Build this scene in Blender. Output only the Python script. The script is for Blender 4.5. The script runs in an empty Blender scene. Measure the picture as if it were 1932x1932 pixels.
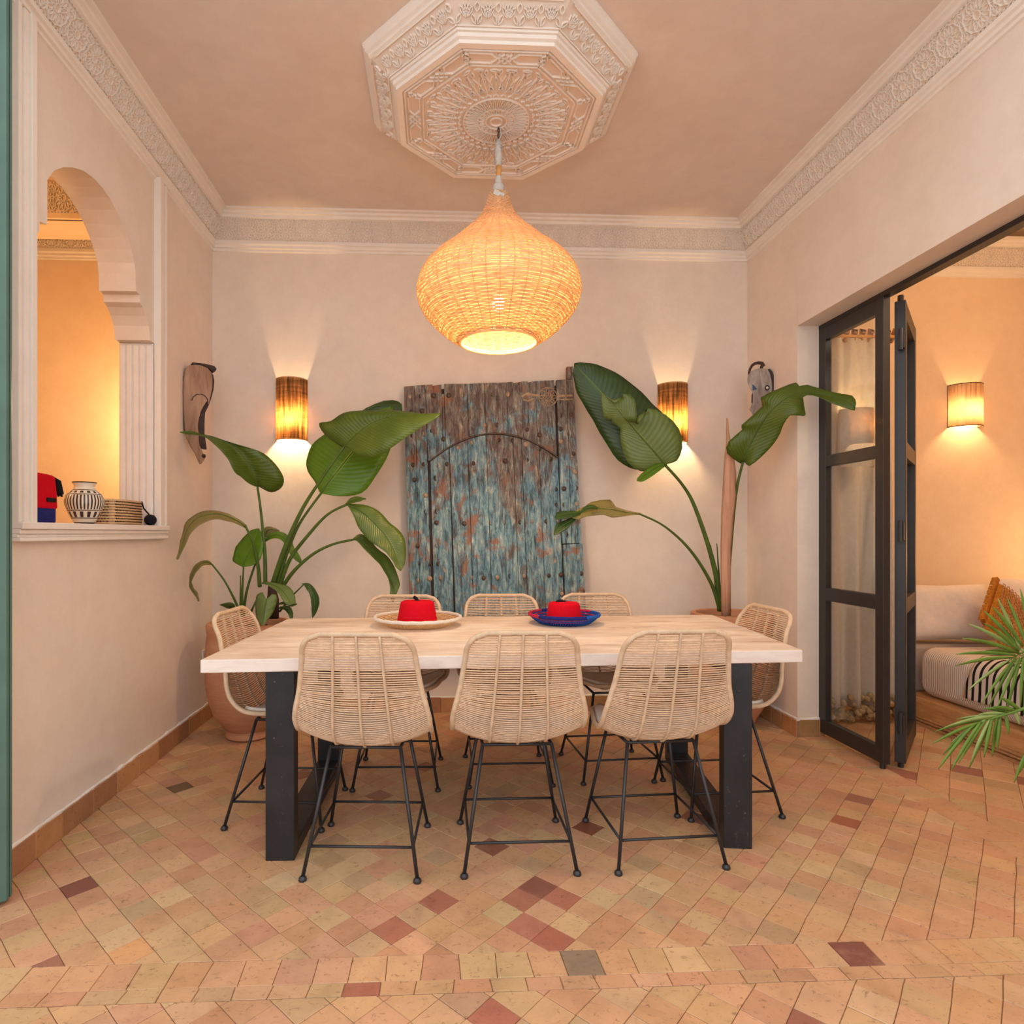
import bpy, bmesh, math, random
from mathutils import Vector, Matrix
from mathutils.geometry import tessellate_polygon
random.seed(7)
PI = math.pi
S = bpy.context.scene
C = S.collection
# ------------------------------------------------------------------ camera, world, exposure
FPX, CXP, CYP, YAW, EYE = 1150.0, 880.0, 1006.0, math.atan(51/1150), 1.21
cam = bpy.data.cameras.new('camera'); camo = bpy.data.objects.new('camera', cam); C.objects.link(camo)
cam.sensor_fit = 'HORIZONTAL'; cam.sensor_width = 36.0; cam.lens = 36.0*FPX/1932
cam.shift_x = (966-CXP)/1932; cam.shift_y = (CYP-966)/1932; cam.clip_start = 0.05
camo.location = (0, 0, EYE); camo.rotation_euler = (PI/2, 0, -YAW)
S.camera = camo
S.view_settings.view_transform = 'Standard'; S.view_settings.look = 'None'
S.view_settings.gamma = 1.0; S.view_settings.exposure = 0.2
try: S.view_settings.use_curve_mapping = False
except Exception: pass
w = bpy.data.worlds.new('patio_sky'); S.world = w; w.use_nodes = True
w.node_tree.nodes['Background'].inputs[0].default_value = (0.98, 0.975, 0.98, 1)
w.node_tree.nodes['Background'].inputs[1].default_value = 1.55
def lamp(name, loc, power, col, size=0.03):
    l = bpy.data.lights.new(name, 'POINT'); l.energy = power; l.color = col; l.shadow_soft_size = size
    o = bpy.data.objects.new(name, l); o.location = loc; C.objects.link(o); return o
WARM = (1.0, 0.68, 0.34); WARM2 = (1.0, 0.64, 0.30)

def ray(px, py):
    a = (px-CXP)/FPX; b = (CYP-py)/FPX; s, c = math.sin(YAW), math.cos(YAW)
    return Vector((s+a*c, c-a*s, b))
def at(px, py, Y):
    d = ray(px, py); return Vector((0, 0, EYE))+d*(Y/d.y)
def atx(px, py, X):
    d = ray(px, py); return Vector((0, 0, EYE))+d*(X/d.x)

# ------------------------------------------------------------------ helpers
def lin(c):
    c = c/255.0
    return c/12.92 if c <= 0.04045 else ((c+0.055)/1.055)**2.4
def rgb(r, g, b): return (lin(r), lin(g), lin(b), 1)
class MB:
    def __init__(s): s.v = []; s.f = []; s.c = []; s.col = (1, 1, 1, 1); s.uv = None
    def add(s, vs, fs):
        n = len(s.v); s.v += [tuple(p) for p in vs]; s.f += [tuple(i+n for i in f) for f in fs]
        s.c += [s.col]*len(fs)
    def box(s, a, b, M=None):
        vs = [Vector((x, y, z)) for x in (a[0], b[0]) for y in (a[1], b[1]) for z in (a[2], b[2])]
        if M: vs = [M @ p for p in vs]
        s.add(vs, [(0, 1, 3, 2), (4, 6, 7, 5), (0, 4, 5, 1), (2, 3, 7, 6), (0, 2, 6, 4), (1, 5, 7, 3)])
    def tube(s, pts, r, n=8, closed=False, cap=True, flat=1.0):
        pts = [Vector(p) for p in pts]; m = len(pts); rr = r if isinstance(r, (list, tuple)) else [r]*m
        vs = []; up = None
        for i, p in enumerate(pts):
            if closed: t = pts[(i+1) % m]-pts[i-1]
            else: t = pts[min(i+1, m-1)]-pts[max(i-1, 0)]
            if t.length < 1e-9: t = Vector((0, 0, 1))
            t.normalize()
            if up is None:
                up = Vector((0, 0, 1)) if abs(t.z) < 0.9 else Vector((1, 0, 0))
            a = up-t*up.dot(t)
            if a.length < 1e-5: a = t.orthogonal()
            a.normalize(); up = a; b = t.cross(a)
            for k in range(n):
                q = 2*PI*k/n; vs.append(p+a*math.cos(q)*rr[i]*flat+b*math.sin(q)*rr[i])
        fs = []
        for i in range(m if closed else m-1):
            j = (i+1) % m
            for k in range(n):
                l = (k+1) % n; fs.append((i*n+k, i*n+l, j*n+l, j*n+k))
        if not closed and cap:
            fs.append(tuple(range(n-1, -1, -1))); fs.append(tuple((m-1)*n+k for k in range(n)))
        s.add(vs, fs)
    def lathe(s, prof, c=(0, 0, 0), n=32, a0=0, a1=2*PI, phase=0, closedprof=False, sx=1):
        full = abs(a1-a0-2*PI) < 1e-6; k = n if full else n+1; vs = []
        for (r, z) in prof:
            for i in range(k):
                q = a0+(a1-a0)*i/n+phase; vs.append((c[0]+r*math.cos(q)*sx, c[1]+r*math.sin(q), c[2]+z))
        fs = []; m = len(prof)
        for j in range(m if closedprof else m-1):
            j2 = (j+1) % m
            for i in range(n):
                i2 = (i+1) % k
                fs.append((j*k+i, j*k+i2, j2*k+i2, j2*k+i))
        s.add(vs, fs)
    def prism(s, poly, h0, h1, M, bottom=True):
        """poly: 2D outline; extruded h0..h1 along local z, mapped by M"""
        n = len(poly); vs = [M @ Vector((p[0], p[1], h0)) for p in poly]+[M @ Vector((p[0], p[1], h1)) for p in poly]
        tri = tessellate_polygon([[Vector((p[0], p[1], 0)) for p in poly]])
        fs = [tuple(n+i for i in t) for t in tri]+([tuple(t[::-1]) for t in tri] if bottom else [])
        fs += [(i, (i+1) % n, n+(i+1) % n, n+i) for i in range(n)]
        s.add(vs, fs)
    def strip(s, pts, wd, h, M, closed=False, base=0.0):
        """raised rib following a 2D path on a surface"""
        m = len(pts); vs = []
        for i, p in enumerate(pts):
            a = pts[i-1] if (closed or i > 0) else p; b = pts[(i+1) % m] if (closed or i < m-1) else p
            t = Vector((b[0]-a[0], b[1]-a[1])); t = t.normalized() if t.length > 0 else Vector((1, 0))
            nx, ny = -t.y*wd/2, t.x*wd/2
            for (q, hh) in ((1, base), (.6, h), (-.6, h), (-1, base)):
                vs.append(M @ Vector((p[0]+nx*q, p[1]+ny*q, hh)))
        fs = []
        for i in range(m if closed else m-1):
            j = (i+1) % m
            for k in range(3): fs.append((i*4+k, i*4+k+1, j*4+k+1, j*4+k))
        s.add(vs, fs)
    def almond(s, c, ang, L, W, wd, h, M, n=4, base=0.0):
        pts = []
        ca, sa = math.cos(ang), math.sin(ang)
        for sgn in (1, -1):
            for i in range(n):
                t = i/n; x = (-0.5+t)*L if sgn == 1 else (0.5-t)*L
                y = sgn*W/2*math.sin(PI*(t)) ; y = sgn*W/2*(math.sin(PI*t))**.8 if t > 0 else 0
                pts.append((c[0]+x*ca-y*sa, c[1]+x*sa+y*ca))
        s.strip(pts, wd, h, M, True, base)
    def sphere(s, c, r, n=10, m=7, sc=(1, 1, 1)):
        vs = [(c[0], c[1], c[2]+r*sc[2])]; fs = []
        for j in range(1, m):
            th = PI*j/m
            for i in range(n):
                q = 2*PI*i/n; vs.append((c[0]+r*sc[0]*math.sin(th)*math.cos(q), c[1]+r*sc[1]*math.sin(th)*math.sin(q), c[2]+r*sc[2]*math.cos(th)))
        vs.append((c[0], c[1], c[2]-r*sc[2])); L = len(vs)-1
        for i in range(n): fs.append((0, 1+i, 1+(i+1) % n)); fs.append((L, L-n+(i+1) % n, L-n+i))
        for j in range(m-2):
            for i in range(n):
                a = 1+j*n+i; b = 1+j*n+(i+1) % n; fs.append((a, a+n, b+n, b))
        s.add(vs, fs)
    def build(s, name, mat, parent=None, smooth=False, origin=None, fixn=True, auto=None):
        me = bpy.data.meshes.new(name); vs = s.v
        if origin is not None:
            ox, oy, oz = origin; vs = [(a-ox, b-oy, c-oz) for a, b, c in vs]
        me.from_pydata(vs, [], s.f); me.materials.append(mat)
        if any(c != (1, 1, 1, 1) for c in s.c):
            at_ = me.color_attributes.new('tint', 'FLOAT_COLOR', 'CORNER'); buf = []
            for p in me.polygons: buf += list(s.c[p.index])*p.loop_total
            at_.data.foreach_set('color', buf)
        if s.uv:
            l = me.uv_layers.new(name='uv')
            for p in me.polygons:
                for li in p.loop_indices: l.data[li].uv = s.uv[me.loops[li].vertex_index]
        if fixn:
            bm = bmesh.new(); bm.from_mesh(me); bmesh.ops.recalc_face_normals(bm, faces=bm.faces); bm.to_mesh(me); bm.free()
        if smooth: me.polygons.foreach_set('use_smooth', [True]*len(me.polygons))
        if auto is not None:
            me.polygons.foreach_set('use_smooth', [True]*len(me.polygons))
            try: me.set_sharp_from_angle(angle=math.radians(auto))
            except Exception: pass
        o = bpy.data.objects.new(name, me); C.objects.link(o)
        if parent: o.parent = parent
        if origin is not None: o.location = origin
        return o
def tag(o, label=None, cat=None, group=None, kind=None):
    for k, v in (('label', label), ('category', cat), ('group', group), ('kind', kind)):
        if v: o[k] = v
    return o
def empty(name, loc=(0, 0, 0), rz=0, label=None, cat=None, group=None):
    o = bpy.data.objects.new(name, None); C.objects.link(o); o.location = loc; o.rotation_euler = (0, 0, rz)
    o.empty_display_size = 0.1
    return tag(o, label, cat, group)
def dup(o, parent=None):
    c = o.copy(); C.objects.link(c); c.parent = parent
    for ch in list(o.children): dup(ch, c)
    return c
def bevel(o, wd, seg=2):
    m = o.modifiers.new('bevel', 'BEVEL'); m.width = wd; m.segments = seg; m.limit_method = 'ANGLE'; m.angle_limit = math.radians(40); return o
def solid(o, t):
    m = o.modifiers.new('solid', 'SOLIDIFY'); m.thickness = t; m.offset = 0; return o
def crom(P, sub):
    """Catmull-Rom through tuples of floats"""
    out = []; n = len(P)
    for i in range(n-1):
        p0 = P[max(i-1, 0)]; p1 = P[i]; p2 = P[i+1]; p3 = P[min(i+2, n-1)]
        for k in range(sub):
            t = k/sub
            out.append(tuple(0.5*((2*b)+(-a+c)*t+(2*a-5*b+4*c-d)*t*t+(-a+3*b-3*c+d)*t**3) for a, b, c, d in zip(p0, p1, p2, p3)))
    out.append(tuple(P[-1])); return out

# ------------------------------------------------------------------ materials
class NT:
    def __init__(s, name, rough=0.6, spec=0.3):
        s.m = bpy.data.materials.new(name); s.m.use_nodes = True; s.t = s.m.node_tree
        s.b = s.t.nodes['Principled BSDF']; s.b.inputs['Roughness'].default_value = rough
        s.b.inputs['Specular IOR Level'].default_value = spec; s.co = None
    def n(s, ty, **kw):
        x = s.t.nodes.new(ty)
        for k, v in kw.items():
            if k.startswith('i_'): x.inputs[k[2:].replace('_', ' ')].default_value = v
            else: setattr(x, k, v)
        return x
    def l(s, a, b): s.t.links.new(a, b)
    def coord(s, scale=(1, 1, 1), src='Object', rot=(0, 0, 0)):
        tc = s.n('ShaderNodeTexCoord'); mp = s.n('ShaderNodeMapping'); mp.inputs['Scale'].default_value = scale
        mp.inputs['Rotation'].default_value = rot
        s.l(tc.outputs[src], mp.inputs[0]); return mp.outputs[0]
    def noise(s, sc, det=4, rough=0.6, vec=None, dist=0):
        x = s.n('ShaderNodeTexNoise'); x.inputs['Scale'].default_value = sc; x.inputs['Detail'].default_value = det
        x.inputs['Roughness'].default_value = rough; x.inputs['Distortion'].default_value = dist
        if vec is None: vec = s.coord()
        s.l(vec, x.inputs['Vector']); return x.outputs['Fac']
    def ramp(s, fac, stops):
        r = s.n('ShaderNodeValToRGB'); e = r.color_ramp.elements
        while len(e) > 1: e.remove(e[-1])
        e[0].position, e[0].color = stops[0]
        for p, c in stops[1:]:
            k = e.new(p); k.color = c
        s.l(fac, r.inputs[0]); return r.outputs[0]
    def mix(s, f, a, b, mode='MIX'):
        x = s.n('ShaderNodeMix', data_type='RGBA', blend_type=mode)
        for sock, v in ((x.inputs['Factor'], f), (x.inputs['A'] if 0 else x.inputs[6], a), (x.inputs[7], b)):
            if isinstance(v, bpy.types.NodeSocket): s.l(v, sock)
            else: sock.default_value = v
        return x.outputs[2]
    def color(s, c):
        if isinstance(c, bpy.types.NodeSocket): s.l(c, s.b.inputs['Base Color'])
        else: s.b.inputs['Base Color'].default_value = c
    def bump(s, fac, st=0.3, dist=0.01):
        x = s.n('ShaderNodeBump'); x.inputs['Strength'].default_value = st; x.inputs['Distance'].default_value = dist
        s.l(fac, x.inputs['Height']); s.l(x.outputs[0], s.b.inputs['Normal'])
    def translucent(s, col, f):
        tr = s.n('ShaderNodeBsdfTranslucent'); mx = s.n('ShaderNodeMixShader')
        if isinstance(col, bpy.types.NodeSocket): s.l(col, tr.inputs[0])
        else: tr.inputs[0].default_value = col
        mx.inputs[0].default_value = f
        s.l(s.b.outputs[0], mx.inputs[1]); s.l(tr.outputs[0], mx.inputs[2])
        s.l(mx.outputs[0], s.t.nodes['Material Output'].inputs[0])
def W4(f): return (f, f, f, 1)
def simple(name, col, rough=0.6, var=0.12, sc=12, bump=0.0, bsc=60, spec=0.3, metal=0):
    t = NT(name, rough, spec); d = tuple(c*(1-var) for c in col[:3])+(1,); u = tuple(min(1, c*(1+var)) for c in col[:3])+(1,)
    t.color(t.ramp(t.noise(sc), [(0.3, d), (0.7, u)])); t.b.inputs['Metallic'].default_value = metal
    if bump: t.bump(t.noise(bsc), bump, 0.004)
    return t.m
def plaster(name, c1, c2, bump=0.25):
    t = NT(name, 0.75, 0.2); a = t.noise(1.6, 5, 0.65, dist=0.4); b = t.noise(9, 6, 0.7)
    base = t.ramp(a, [(0.3, c1), (0.7, c2)])
    t.color(t.mix(0.08, base, t.ramp(b, [(0.35, W4(0.35)), (0.65, W4(0.9))])))
    t.bump(t.noise(14, 6, 0.6), bump, 0.008); return t.m
M = {}
M['wall'] = plaster('painted_plaster', rgb(229, 211, 194), rgb(236, 220, 204), 0.2)
M['ceil'] = plaster('ceiling_plaster', rgb(224, 206, 192), rgb(230, 214, 201), 0.1)
M['trim'] = plaster('white_carved_plaster', rgb(238, 226, 214), rgb(243, 233, 222), 0.12)
M['ground'] = plaster('recessed_plaster', rgb(222, 202, 184), rgb(229, 210, 193), 0.1)  # tan tone puts shade and dust of the carved hollows into the colour
M['orange'] = plaster('ochre_wash_plaster', rgb(236, 206, 170), rgb(242, 214, 180), 0.2)
M['white'] = simple('white_paint', rgb(235, 228, 222), 0.5, 0.04)
M['black'] = NT('black_steel', 0.38, 0.5)
_t = M['black']; _t.color(_t.mix(_t.ramp(_t.noise(38, 6, 0.8), [(0.63, W4(0)), (0.66, W4(1))]), _t.ramp(_t.noise(6), [(0.3, rgb(30, 31, 34)), (0.7, rgb(48, 49, 53))]), rgb(110, 106, 100))); _t.b.inputs['Metallic'].default_value = 0.35; M['black'] = _t.m
M['frame'] = simple('dark_bronze_frame', rgb(42, 38, 37), 0.42, 0.15, 20, spec=0.5)
M['chairleg'] = simple('black_iron_rod', rgb(40, 40, 43), 0.4, 0.15, 40, spec=0.5)
M['terracotta'] = NT('terracotta', 0.75, 0.2); _t = M['terracotta']
_t.color(_t.ramp(_t.noise(4, 6, 0.65, _t.coord((1, 1, 3))), [(0.25, rgb(176, 122, 92)), (0.55, rgb(196, 140, 106)), (0.8, rgb(210, 164, 132))])); _t.bump(_t.noise(30, 5, 0.6, _t.coord((.3, .3, 3))), 0.4, 0.006); M['terracotta'] = _t.m
M['soil'] = simple('soil', rgb(70, 50, 38), 0.95, 0.4, 60, 0.8)
M['red'] = simple('red_felt', rgb(204, 14, 34), 0.9, 0.08, 150, 0.3, 400, 0.1)
M['blackyarn'] = simple('black_yarn', rgb(22, 21, 24), 0.9, 0.3, 120, 0.6, 300)
M['navy'] = simple('navy_cloth', rgb(26, 36, 110), 0.85, 0.15, 60, 0.3, 200)
M['blue'] = simple('blue_woven_yarn', rgb(20, 86, 175), 0.7, 0.25, 90, 0.6, 300)
M['crimson'] = simple('crimson_woven_yarn', rgb(176, 32, 70), 0.7, 0.25, 90, 0.6, 300)
M['whiteyarn'] = simple('white_wrapped_cord', rgb(226, 216, 204), 0.8, 0.08, 90, 0.6, 300)
M['straw'] = simple('pale_straw', rgb(222, 184, 138), 0.75, 0.22, 120, 0.5, 250)
M['rattan'] = simple('natural_rattan', rgb(214, 184, 154), 0.55, 0.14, 60, 0.3, 200)
M['rattanrim'] = simple('wrapped_rattan', rgb(206, 178, 148), 0.55, 0.14, 40, 0.3, 200)
M['pad'] = simple('pale_seat_cloth', rgb(222, 212, 202), 0.85, 0.06, 40, 0.3, 200)
M['linen'] = simple('ribbed_white_linen', rgb(232, 218, 206), 0.85, 0.05, 30, 0.4, 120)
M['curtain'] = simple('sheer_linen', rgb(212, 200, 186), 0.85, 0.06, 40, 0.3, 300)
M['greyfab'] = simple('grey_taupe_fabric', rgb(178, 160, 148), 0.85, 0.06, 40, 0.3, 300)
M['mustard'] = simple('mustard_wool', rgb(190, 124, 40), 0.9, 0.3, 60, 0.8, 160)
M['pompom'] = simple('beige_wool', rgb(176, 150, 112), 0.95, 0.25, 60, 0.8, 200)
M['green'] = simple('green_painted_wood', rgb(84, 112, 100), 0.5, 0.12, 5, 0.2, 30)
M['iron'] = simple('rusty_iron', rgb(98, 78, 66), 0.55, 0.45, 60, 0.5, 150, 0.4, 0.4)
M['paleiron'] = simple('pale_rusty_iron', rgb(176, 148, 120), 0.6, 0.35, 50, 0.5, 150, 0.3)
M['darkwood'] = simple('dark_carved_wood', rgb(64, 46, 40), 0.6, 0.35, 20, 0.4, 60)
M['rope'] = simple('rope', rgb(190, 140, 92), 0.85, 0.2, 80, 0.6, 200)
M['greycloth'] = simple('grey_tape', rgb(196, 190, 182), 0.8, 0.1, 60)
M['bamboo'] = simple('bamboo', rgb(206, 150, 84), 0.5, 0.1, 30)
M['plastic'] = simple('white_plastic', rgb(232, 224, 214), 0.35, 0.02, 5)
M['bluepaint'] = simple('blue_paint', rgb(58, 84, 116), 0.6, 0.1)
# wood for boards with long grain
def wood(name, cols, scale, rough=0.6, bump=0.25):
    t = NT(name, rough, 0.3); v = t.coord(scale); a = t.noise(3, 7, 0.65, v, 0.6); b = t.noise(1.6, 4, 0.6, t.coord((1, 2, 1)))
    k = t.ramp(a, [(0.28+0.44*i/(len(cols)-1), c) for i, c in enumerate(cols)])
    t.color(t.mix(t.ramp(b, [(0.45, W4(0)), (0.75, W4(0.6))]), k, cols[0])); t.bump(a, bump, 0.004); return t.m
M['tabletop'] = wood('whitewashed_wood', [rgb(176, 146, 124), rgb(220, 198, 176), rgb(234, 216, 197), rgb(242, 230, 217)], (1.3, 5, 5), 0.5)
M['tableedge'] = wood('chalky_white_wood', [rgb(214, 196, 184), rgb(234, 222, 212), rgb(240, 230, 222)], (2, 10, 10), 0.6)
M['oak'] = wood('oak_board', [rgb(186, 128, 78), rgb(214, 160, 106), rgb(226, 176, 124)], (12, 1.2, 12), 0.45)
M['greywood'] = wood('weathered_pale_wood', [rgb(120, 88, 68), rgb(168, 132, 106), rgb(186, 152, 126)], (8, 8, 1.5), 0.7, 0.4)
M['ashwood'] = wood('ash_grey_wood', [rgb(110, 98, 92), rgb(160, 146, 136), rgb(190, 178, 166)], (10, 10, 3), 0.7, 0.4)
M['spathe'] = wood('dry_spathe', [rgb(176, 128, 100), rgb(202, 154, 124), rgb(214, 170, 140)], (20, 20, 1), 0.7, 0.3)
# antique painted door
t = NT('weathered_blue_door', 0.62, 0.3); v = t.coord(); gr = t.noise(4, 8, 0.7, t.coord((14, 14, 1.6)), 0.5)
big = t.noise(3.2, 6, 0.68, t.coord((1.6, 1.6, 1), 'Object'), 0.7); fine = t.noise(16, 7, 0.75, t.coord((2.4, 1, .55)), 0.6); red = t.noise(5.5, 6, 0.7, t.coord((1.3, 1, 1), 'Object', (0.3, 1, 2)), 0.5)
blue = t.ramp(fine, [(0.30, rgb(60, 62, 62)), (0.42, rgb(84, 112, 122)), (0.50, rgb(112, 146, 156)), (0.58, rgb(146, 168, 164)), (0.68, rgb(200, 202, 188))])
brn = t.ramp(fine, [(0.3, rgb(66, 56, 52)), (0.45, rgb(106, 88, 80)), (0.55, rgb(124, 118, 108)), (0.68, rgb(186, 170, 150))])
sep = t.n('ShaderNodeSeparateXYZ'); tcg = t.n('ShaderNodeTexCoord'); t.l(tcg.outputs['Object'], sep.inputs[0])
mr = t.n('ShaderNodeMapRange'); t.l(sep.outputs['Z'], mr.inputs[0]); mr.inputs[1].default_value = -1.3; mr.inputs[2].default_value = -0.1; mr.inputs[3].default_value = -0.10; mr.inputs[4].default_value = 0.09
ad = t.n('ShaderNodeMath', operation='ADD'); t.l(big, ad.inputs[0]); t.l(mr.outputs[0], ad.inputs[1])
c = t.mix(t.ramp(ad.outputs[0], [(0.47, W4(0)), (0.56, W4(1))]), blue, brn)
c = t.mix(t.ramp(red, [(0.55, W4(0)), (0.62, W4(0.85))]), c, rgb(150, 98, 70))
c = t.mix(t.ramp(t.noise(4.2, 6, .7, t.coord((2.5, 1, 1), 'Object', (1, .2, .5)), 1), [(0.62, W4(0)), (0.68, W4(0.7))]), c, rgb(196, 164, 136))
c = t.mix(t.ramp(gr, [(0.34, W4(0.85)), (0.47, W4(0))]), c, rgb(58, 46, 42))
t.color(c); t.bump(gr, 0.6, 0.006); M['doorwood'] = t.m
# floor tiles: colour of each tile in its own attribute, plus wear
t = NT('terracotta_tile', 0.42, 0.35); a = t.n('ShaderNodeVertexColor', layer_name='tint')
n1 = t.noise(9, 6, 0.7, t.coord(), 0.5); n2 = t.noise(45, 5, 0.75, t.coord((1, 1.6, 1)), 1.0)
c = t.mix(0.55, a.outputs[0], t.ramp(n1, [(0.3, W4(0.62)), (0.5, W4(0.86)), (0.7, W4(1.0))]), 'MULTIPLY')
c = t.mix(t.ramp(n2, [(0.33, W4(0.6)), (0.43, W4(0))]), c, rgb(104, 72, 50))
c = t.mix(t.ramp(t.noise(3.3, 6, .7), [(0.56, W4(0)), (0.72, W4(0.35))]), c, rgb(216, 178, 140))
t.color(c); t.bump(n1, 0.35, 0.004); t.l(t.ramp(n1, [(0.3, W4(0.32)), (0.7, W4(0.6))]), t.b.inputs['Roughness']); M['tile'] = t.m
M['grout'] = simple('sandy_grout', rgb(150, 118, 90), 0.9, 0.15, 20, 0.4)
# leaves: parallel side veins follow the blade's own coordinates
def leafmat(name, c1, c2, rib, vein=26, tr=0.3):
    t = NT(name, 0.34, 0.5); tc = t.n('ShaderNodeTexCoord'); sp = t.n('ShaderNodeSeparateXYZ'); t.l(tc.outputs['UV'], sp.inputs[0])
    u = t.n('ShaderNodeMath', operation='SUBTRACT'); t.l(sp.outputs[0], u.inputs[0]); u.inputs[1].default_value = 0.5
    ab = t.n('ShaderNodeMath', operation='ABSOLUTE'); t.l(u.outputs[0], ab.inputs[0])
    m1 = t.n('ShaderNodeMath', operation='MULTIPLY_ADD'); t.l(ab.outputs[0], m1.inputs[0]); m1.inputs[1].default_value = -0.35; t.l(sp.outputs[1], m1.inputs[2])
    m2 = t.n('ShaderNodeMath', operation='MULTIPLY'); t.l(m1.outputs[0], m2.inputs[0]); m2.inputs[1].default_value = vein*6.283
    sn = t.n('ShaderNodeMath', operation='SINE'); t.l(m2.outputs[0], sn.inputs[0])
    base = t.ramp(t.noise(5, 4, .6), [(0.3, c1), (0.7, c2)])
    mr = t.n('ShaderNodeMapRange'); t.l(sn.outputs[0], mr.inputs[0]); mr.inputs[1].default_value = -1; mr.inputs[3].default_value = 0; mr.inputs[4].default_value = 0.28
    base = t.mix(mr.outputs[0], base, tuple(min(1, x*1.5+0.01) for x in c2[:3])+(1,))
    lt = t.n('ShaderNodeMath', operation='LESS_THAN'); t.l(ab.outputs[0], lt.inputs[0]); lt.inputs[1].default_value = 0.022
    base = t.mix(lt.outputs[0], base, rib); t.color(base); t.bump(sn.outputs[0], 0.25, 0.002)
    t.translucent(tuple(x*1.6 for x in c2[:3])+(1,), tr); return t.m
M['leafdark'] = leafmat('dark_leaf', rgb(34, 62, 26), rgb(52, 82, 32), rgb(96, 130, 50), 30, 0.15)
M['leaf'] = leafmat('green_leaf', rgb(70, 92, 20), rgb(92, 112, 32), rgb(110, 128, 50), 34, 0.25)
M['leafgrey'] = leafmat('grey_green_leaf', rgb(88, 110, 52), rgb(110, 128, 66), rgb(136, 150, 60), 30, 0.2)
M['leafbright'] = leafmat('bright_leaf', rgb(82, 122, 16), rgb(104, 140, 28), rgb(160, 190, 60), 26, 0.32)
M['leafdry'] = leafmat('withering_leaf', rgb(112, 104, 52), rgb(142, 128, 74), rgb(150, 120, 70), 20, 0.2)
M['stalk'] = simple('green_stalk', rgb(74, 96, 34), 0.45, 0.2, 10)
M['palm'] = simple('palm_green', rgb(100, 134, 52), 0.45, 0.25, 14)
M['palmpale'] = simple('pale_palm_green', rgb(140, 164, 96), 0.45, 0.2, 14)
# burlap of the wall lamps
t = NT('burlap', 0.85, 0.1); a = t.noise(5, 4, .7, t.coord((16, 16, 0.8))); b = t.noise(5, 4, .7, t.coord((1, 1, 18)))
cc = t.mix(0.5, t.ramp(a, [(0.35, W4(0.15)), (0.6, W4(1))]), t.ramp(b, [(0.35, W4(0.25)), (0.6, W4(1))]), 'MULTIPLY')
t.color(t.mix(1, cc, rgb(214, 160, 104), 'MULTIPLY')); t.translucent(t.mix(1, cc, (1.0, 0.68, 0.36, 1), 'MULTIPLY'), 0.55); M['burlap'] = t.m
t = NT('shade_wicker', 0.6, 0.25); t.color(t.ramp(t.noise(30, 4, .7, t.coord((1, 1, 3))), [(0.3, rgb(204, 156, 112)), (0.7, rgb(234, 200, 156))]))
t.translucent((0.95, 0.76, 0.46, 1), 0.24); M['wicker'] = t.m
t = NT('string_shade', 0.6, 0.2); t.color(t.ramp(t.noise(8, 3, .7, t.coord((12, 12, .4))), [(0.35, rgb(150, 90, 50)), (0.6, rgb(240, 220, 190))])); t.translucent((1, .86, .66, 1), 0.4); M['stringshade'] = t.m
def emit(name, col, st):
    m = bpy.data.materials.new(name); m.use_nodes = True; n = m.node_tree; e = n.nodes.new('ShaderNodeEmission')
    e.inputs[0].default_value = col; e.inputs[1].default_value = st; n.links.new(e.outputs[0], n.nodes['Material Output'].inputs[0]); return m
M['bulb'] = emit('lit_bulb', (1, .72, .38, 1), 28)
t = NT('clear_glass', 0.02, 0.5); gl = t.n('ShaderNodeBsdfGlossy'); gl.inputs['Roughness'].default_value = 0.01; tp = t.n('ShaderNodeBsdfTransparent'); tp.inputs[0].default_value = (.95, .97, .96, 1)
mx = t.n('ShaderNodeMixShader'); mx.inputs[0].default_value = 0.07; t.l(tp.outputs[0], mx.inputs[1]); t.l(gl.outputs[0], mx.inputs[2])
t.l(mx.outputs[0], t.t.nodes['Material Output'].inputs[0]); M['glass'] = t.m
# striped throw
t = NT('striped_throw', 0.85, 0.1); wv = t.n('ShaderNodeTexWave', bands_direction='Y'); wv.inputs['Scale'].default_value = 7.4; wv.inputs['Distortion'].default_value = 0.25
t.l(t.coord(), wv.inputs['Vector']); t.color(t.ramp(wv.outputs['Fac'], [(0.0, rgb(40, 36, 38)), (0.30, rgb(40, 36, 38)), (0.36, rgb(228, 210, 192)), (1, rgb(228, 210, 192))])); M['throw'] = t.m
t = NT('ribbed_linen', 0.85, 0.1); wv = t.n('ShaderNodeTexWave', bands_direction='Y'); wv.inputs['Scale'].default_value = 22
t.l(t.coord(), wv.inputs['Vector']); t.color(rgb(232, 216, 202)); t.bump(wv.outputs['Fac'], 0.5, 0.006); M['ribbed'] = t.m
# glazed vase: bands drawn from height and angle
t = NT('painted_vase_glaze', 0.25, 0.5); tc = t.n('ShaderNodeTexCoord'); sp = t.n('ShaderNodeSeparateXYZ'); t.l(tc.outputs['Object'], sp.inputs[0])
an = t.n('ShaderNodeMath', operation='ARCTAN2'); t.l(sp.outputs[1], an.inputs[0]); t.l(sp.outputs[0], an.inputs[1])
m2 = t.n('ShaderNodeMath', operation='MULTIPLY'); t.l(an.outputs[0], m2.inputs[0]); m2.inputs[1].default_value = 34; sn = t.n('ShaderNodeMath', operation='SINE'); t.l(m2.outputs[0], sn.inputs[0])
m3 = t.n('ShaderNodeMath', operation='MULTIPLY'); t.l(an.outputs[0], m3.inputs[0]); m3.inputs[1].default_value = 14; s3 = t.n('ShaderNodeMath', operation='SINE'); t.l(m3.outputs[0], s3.inputs[0])
IV, DK = rgb(228, 216, 196), rgb(58, 44, 38)
st1 = t.ramp(sn.outputs[0], [(0.0, IV), (0.05, IV), (0.1, DK)]); st2 = t.ramp(s3.outputs[0], [(0.0, IV), (0.05, IV), (0.1, DK)])
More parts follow.
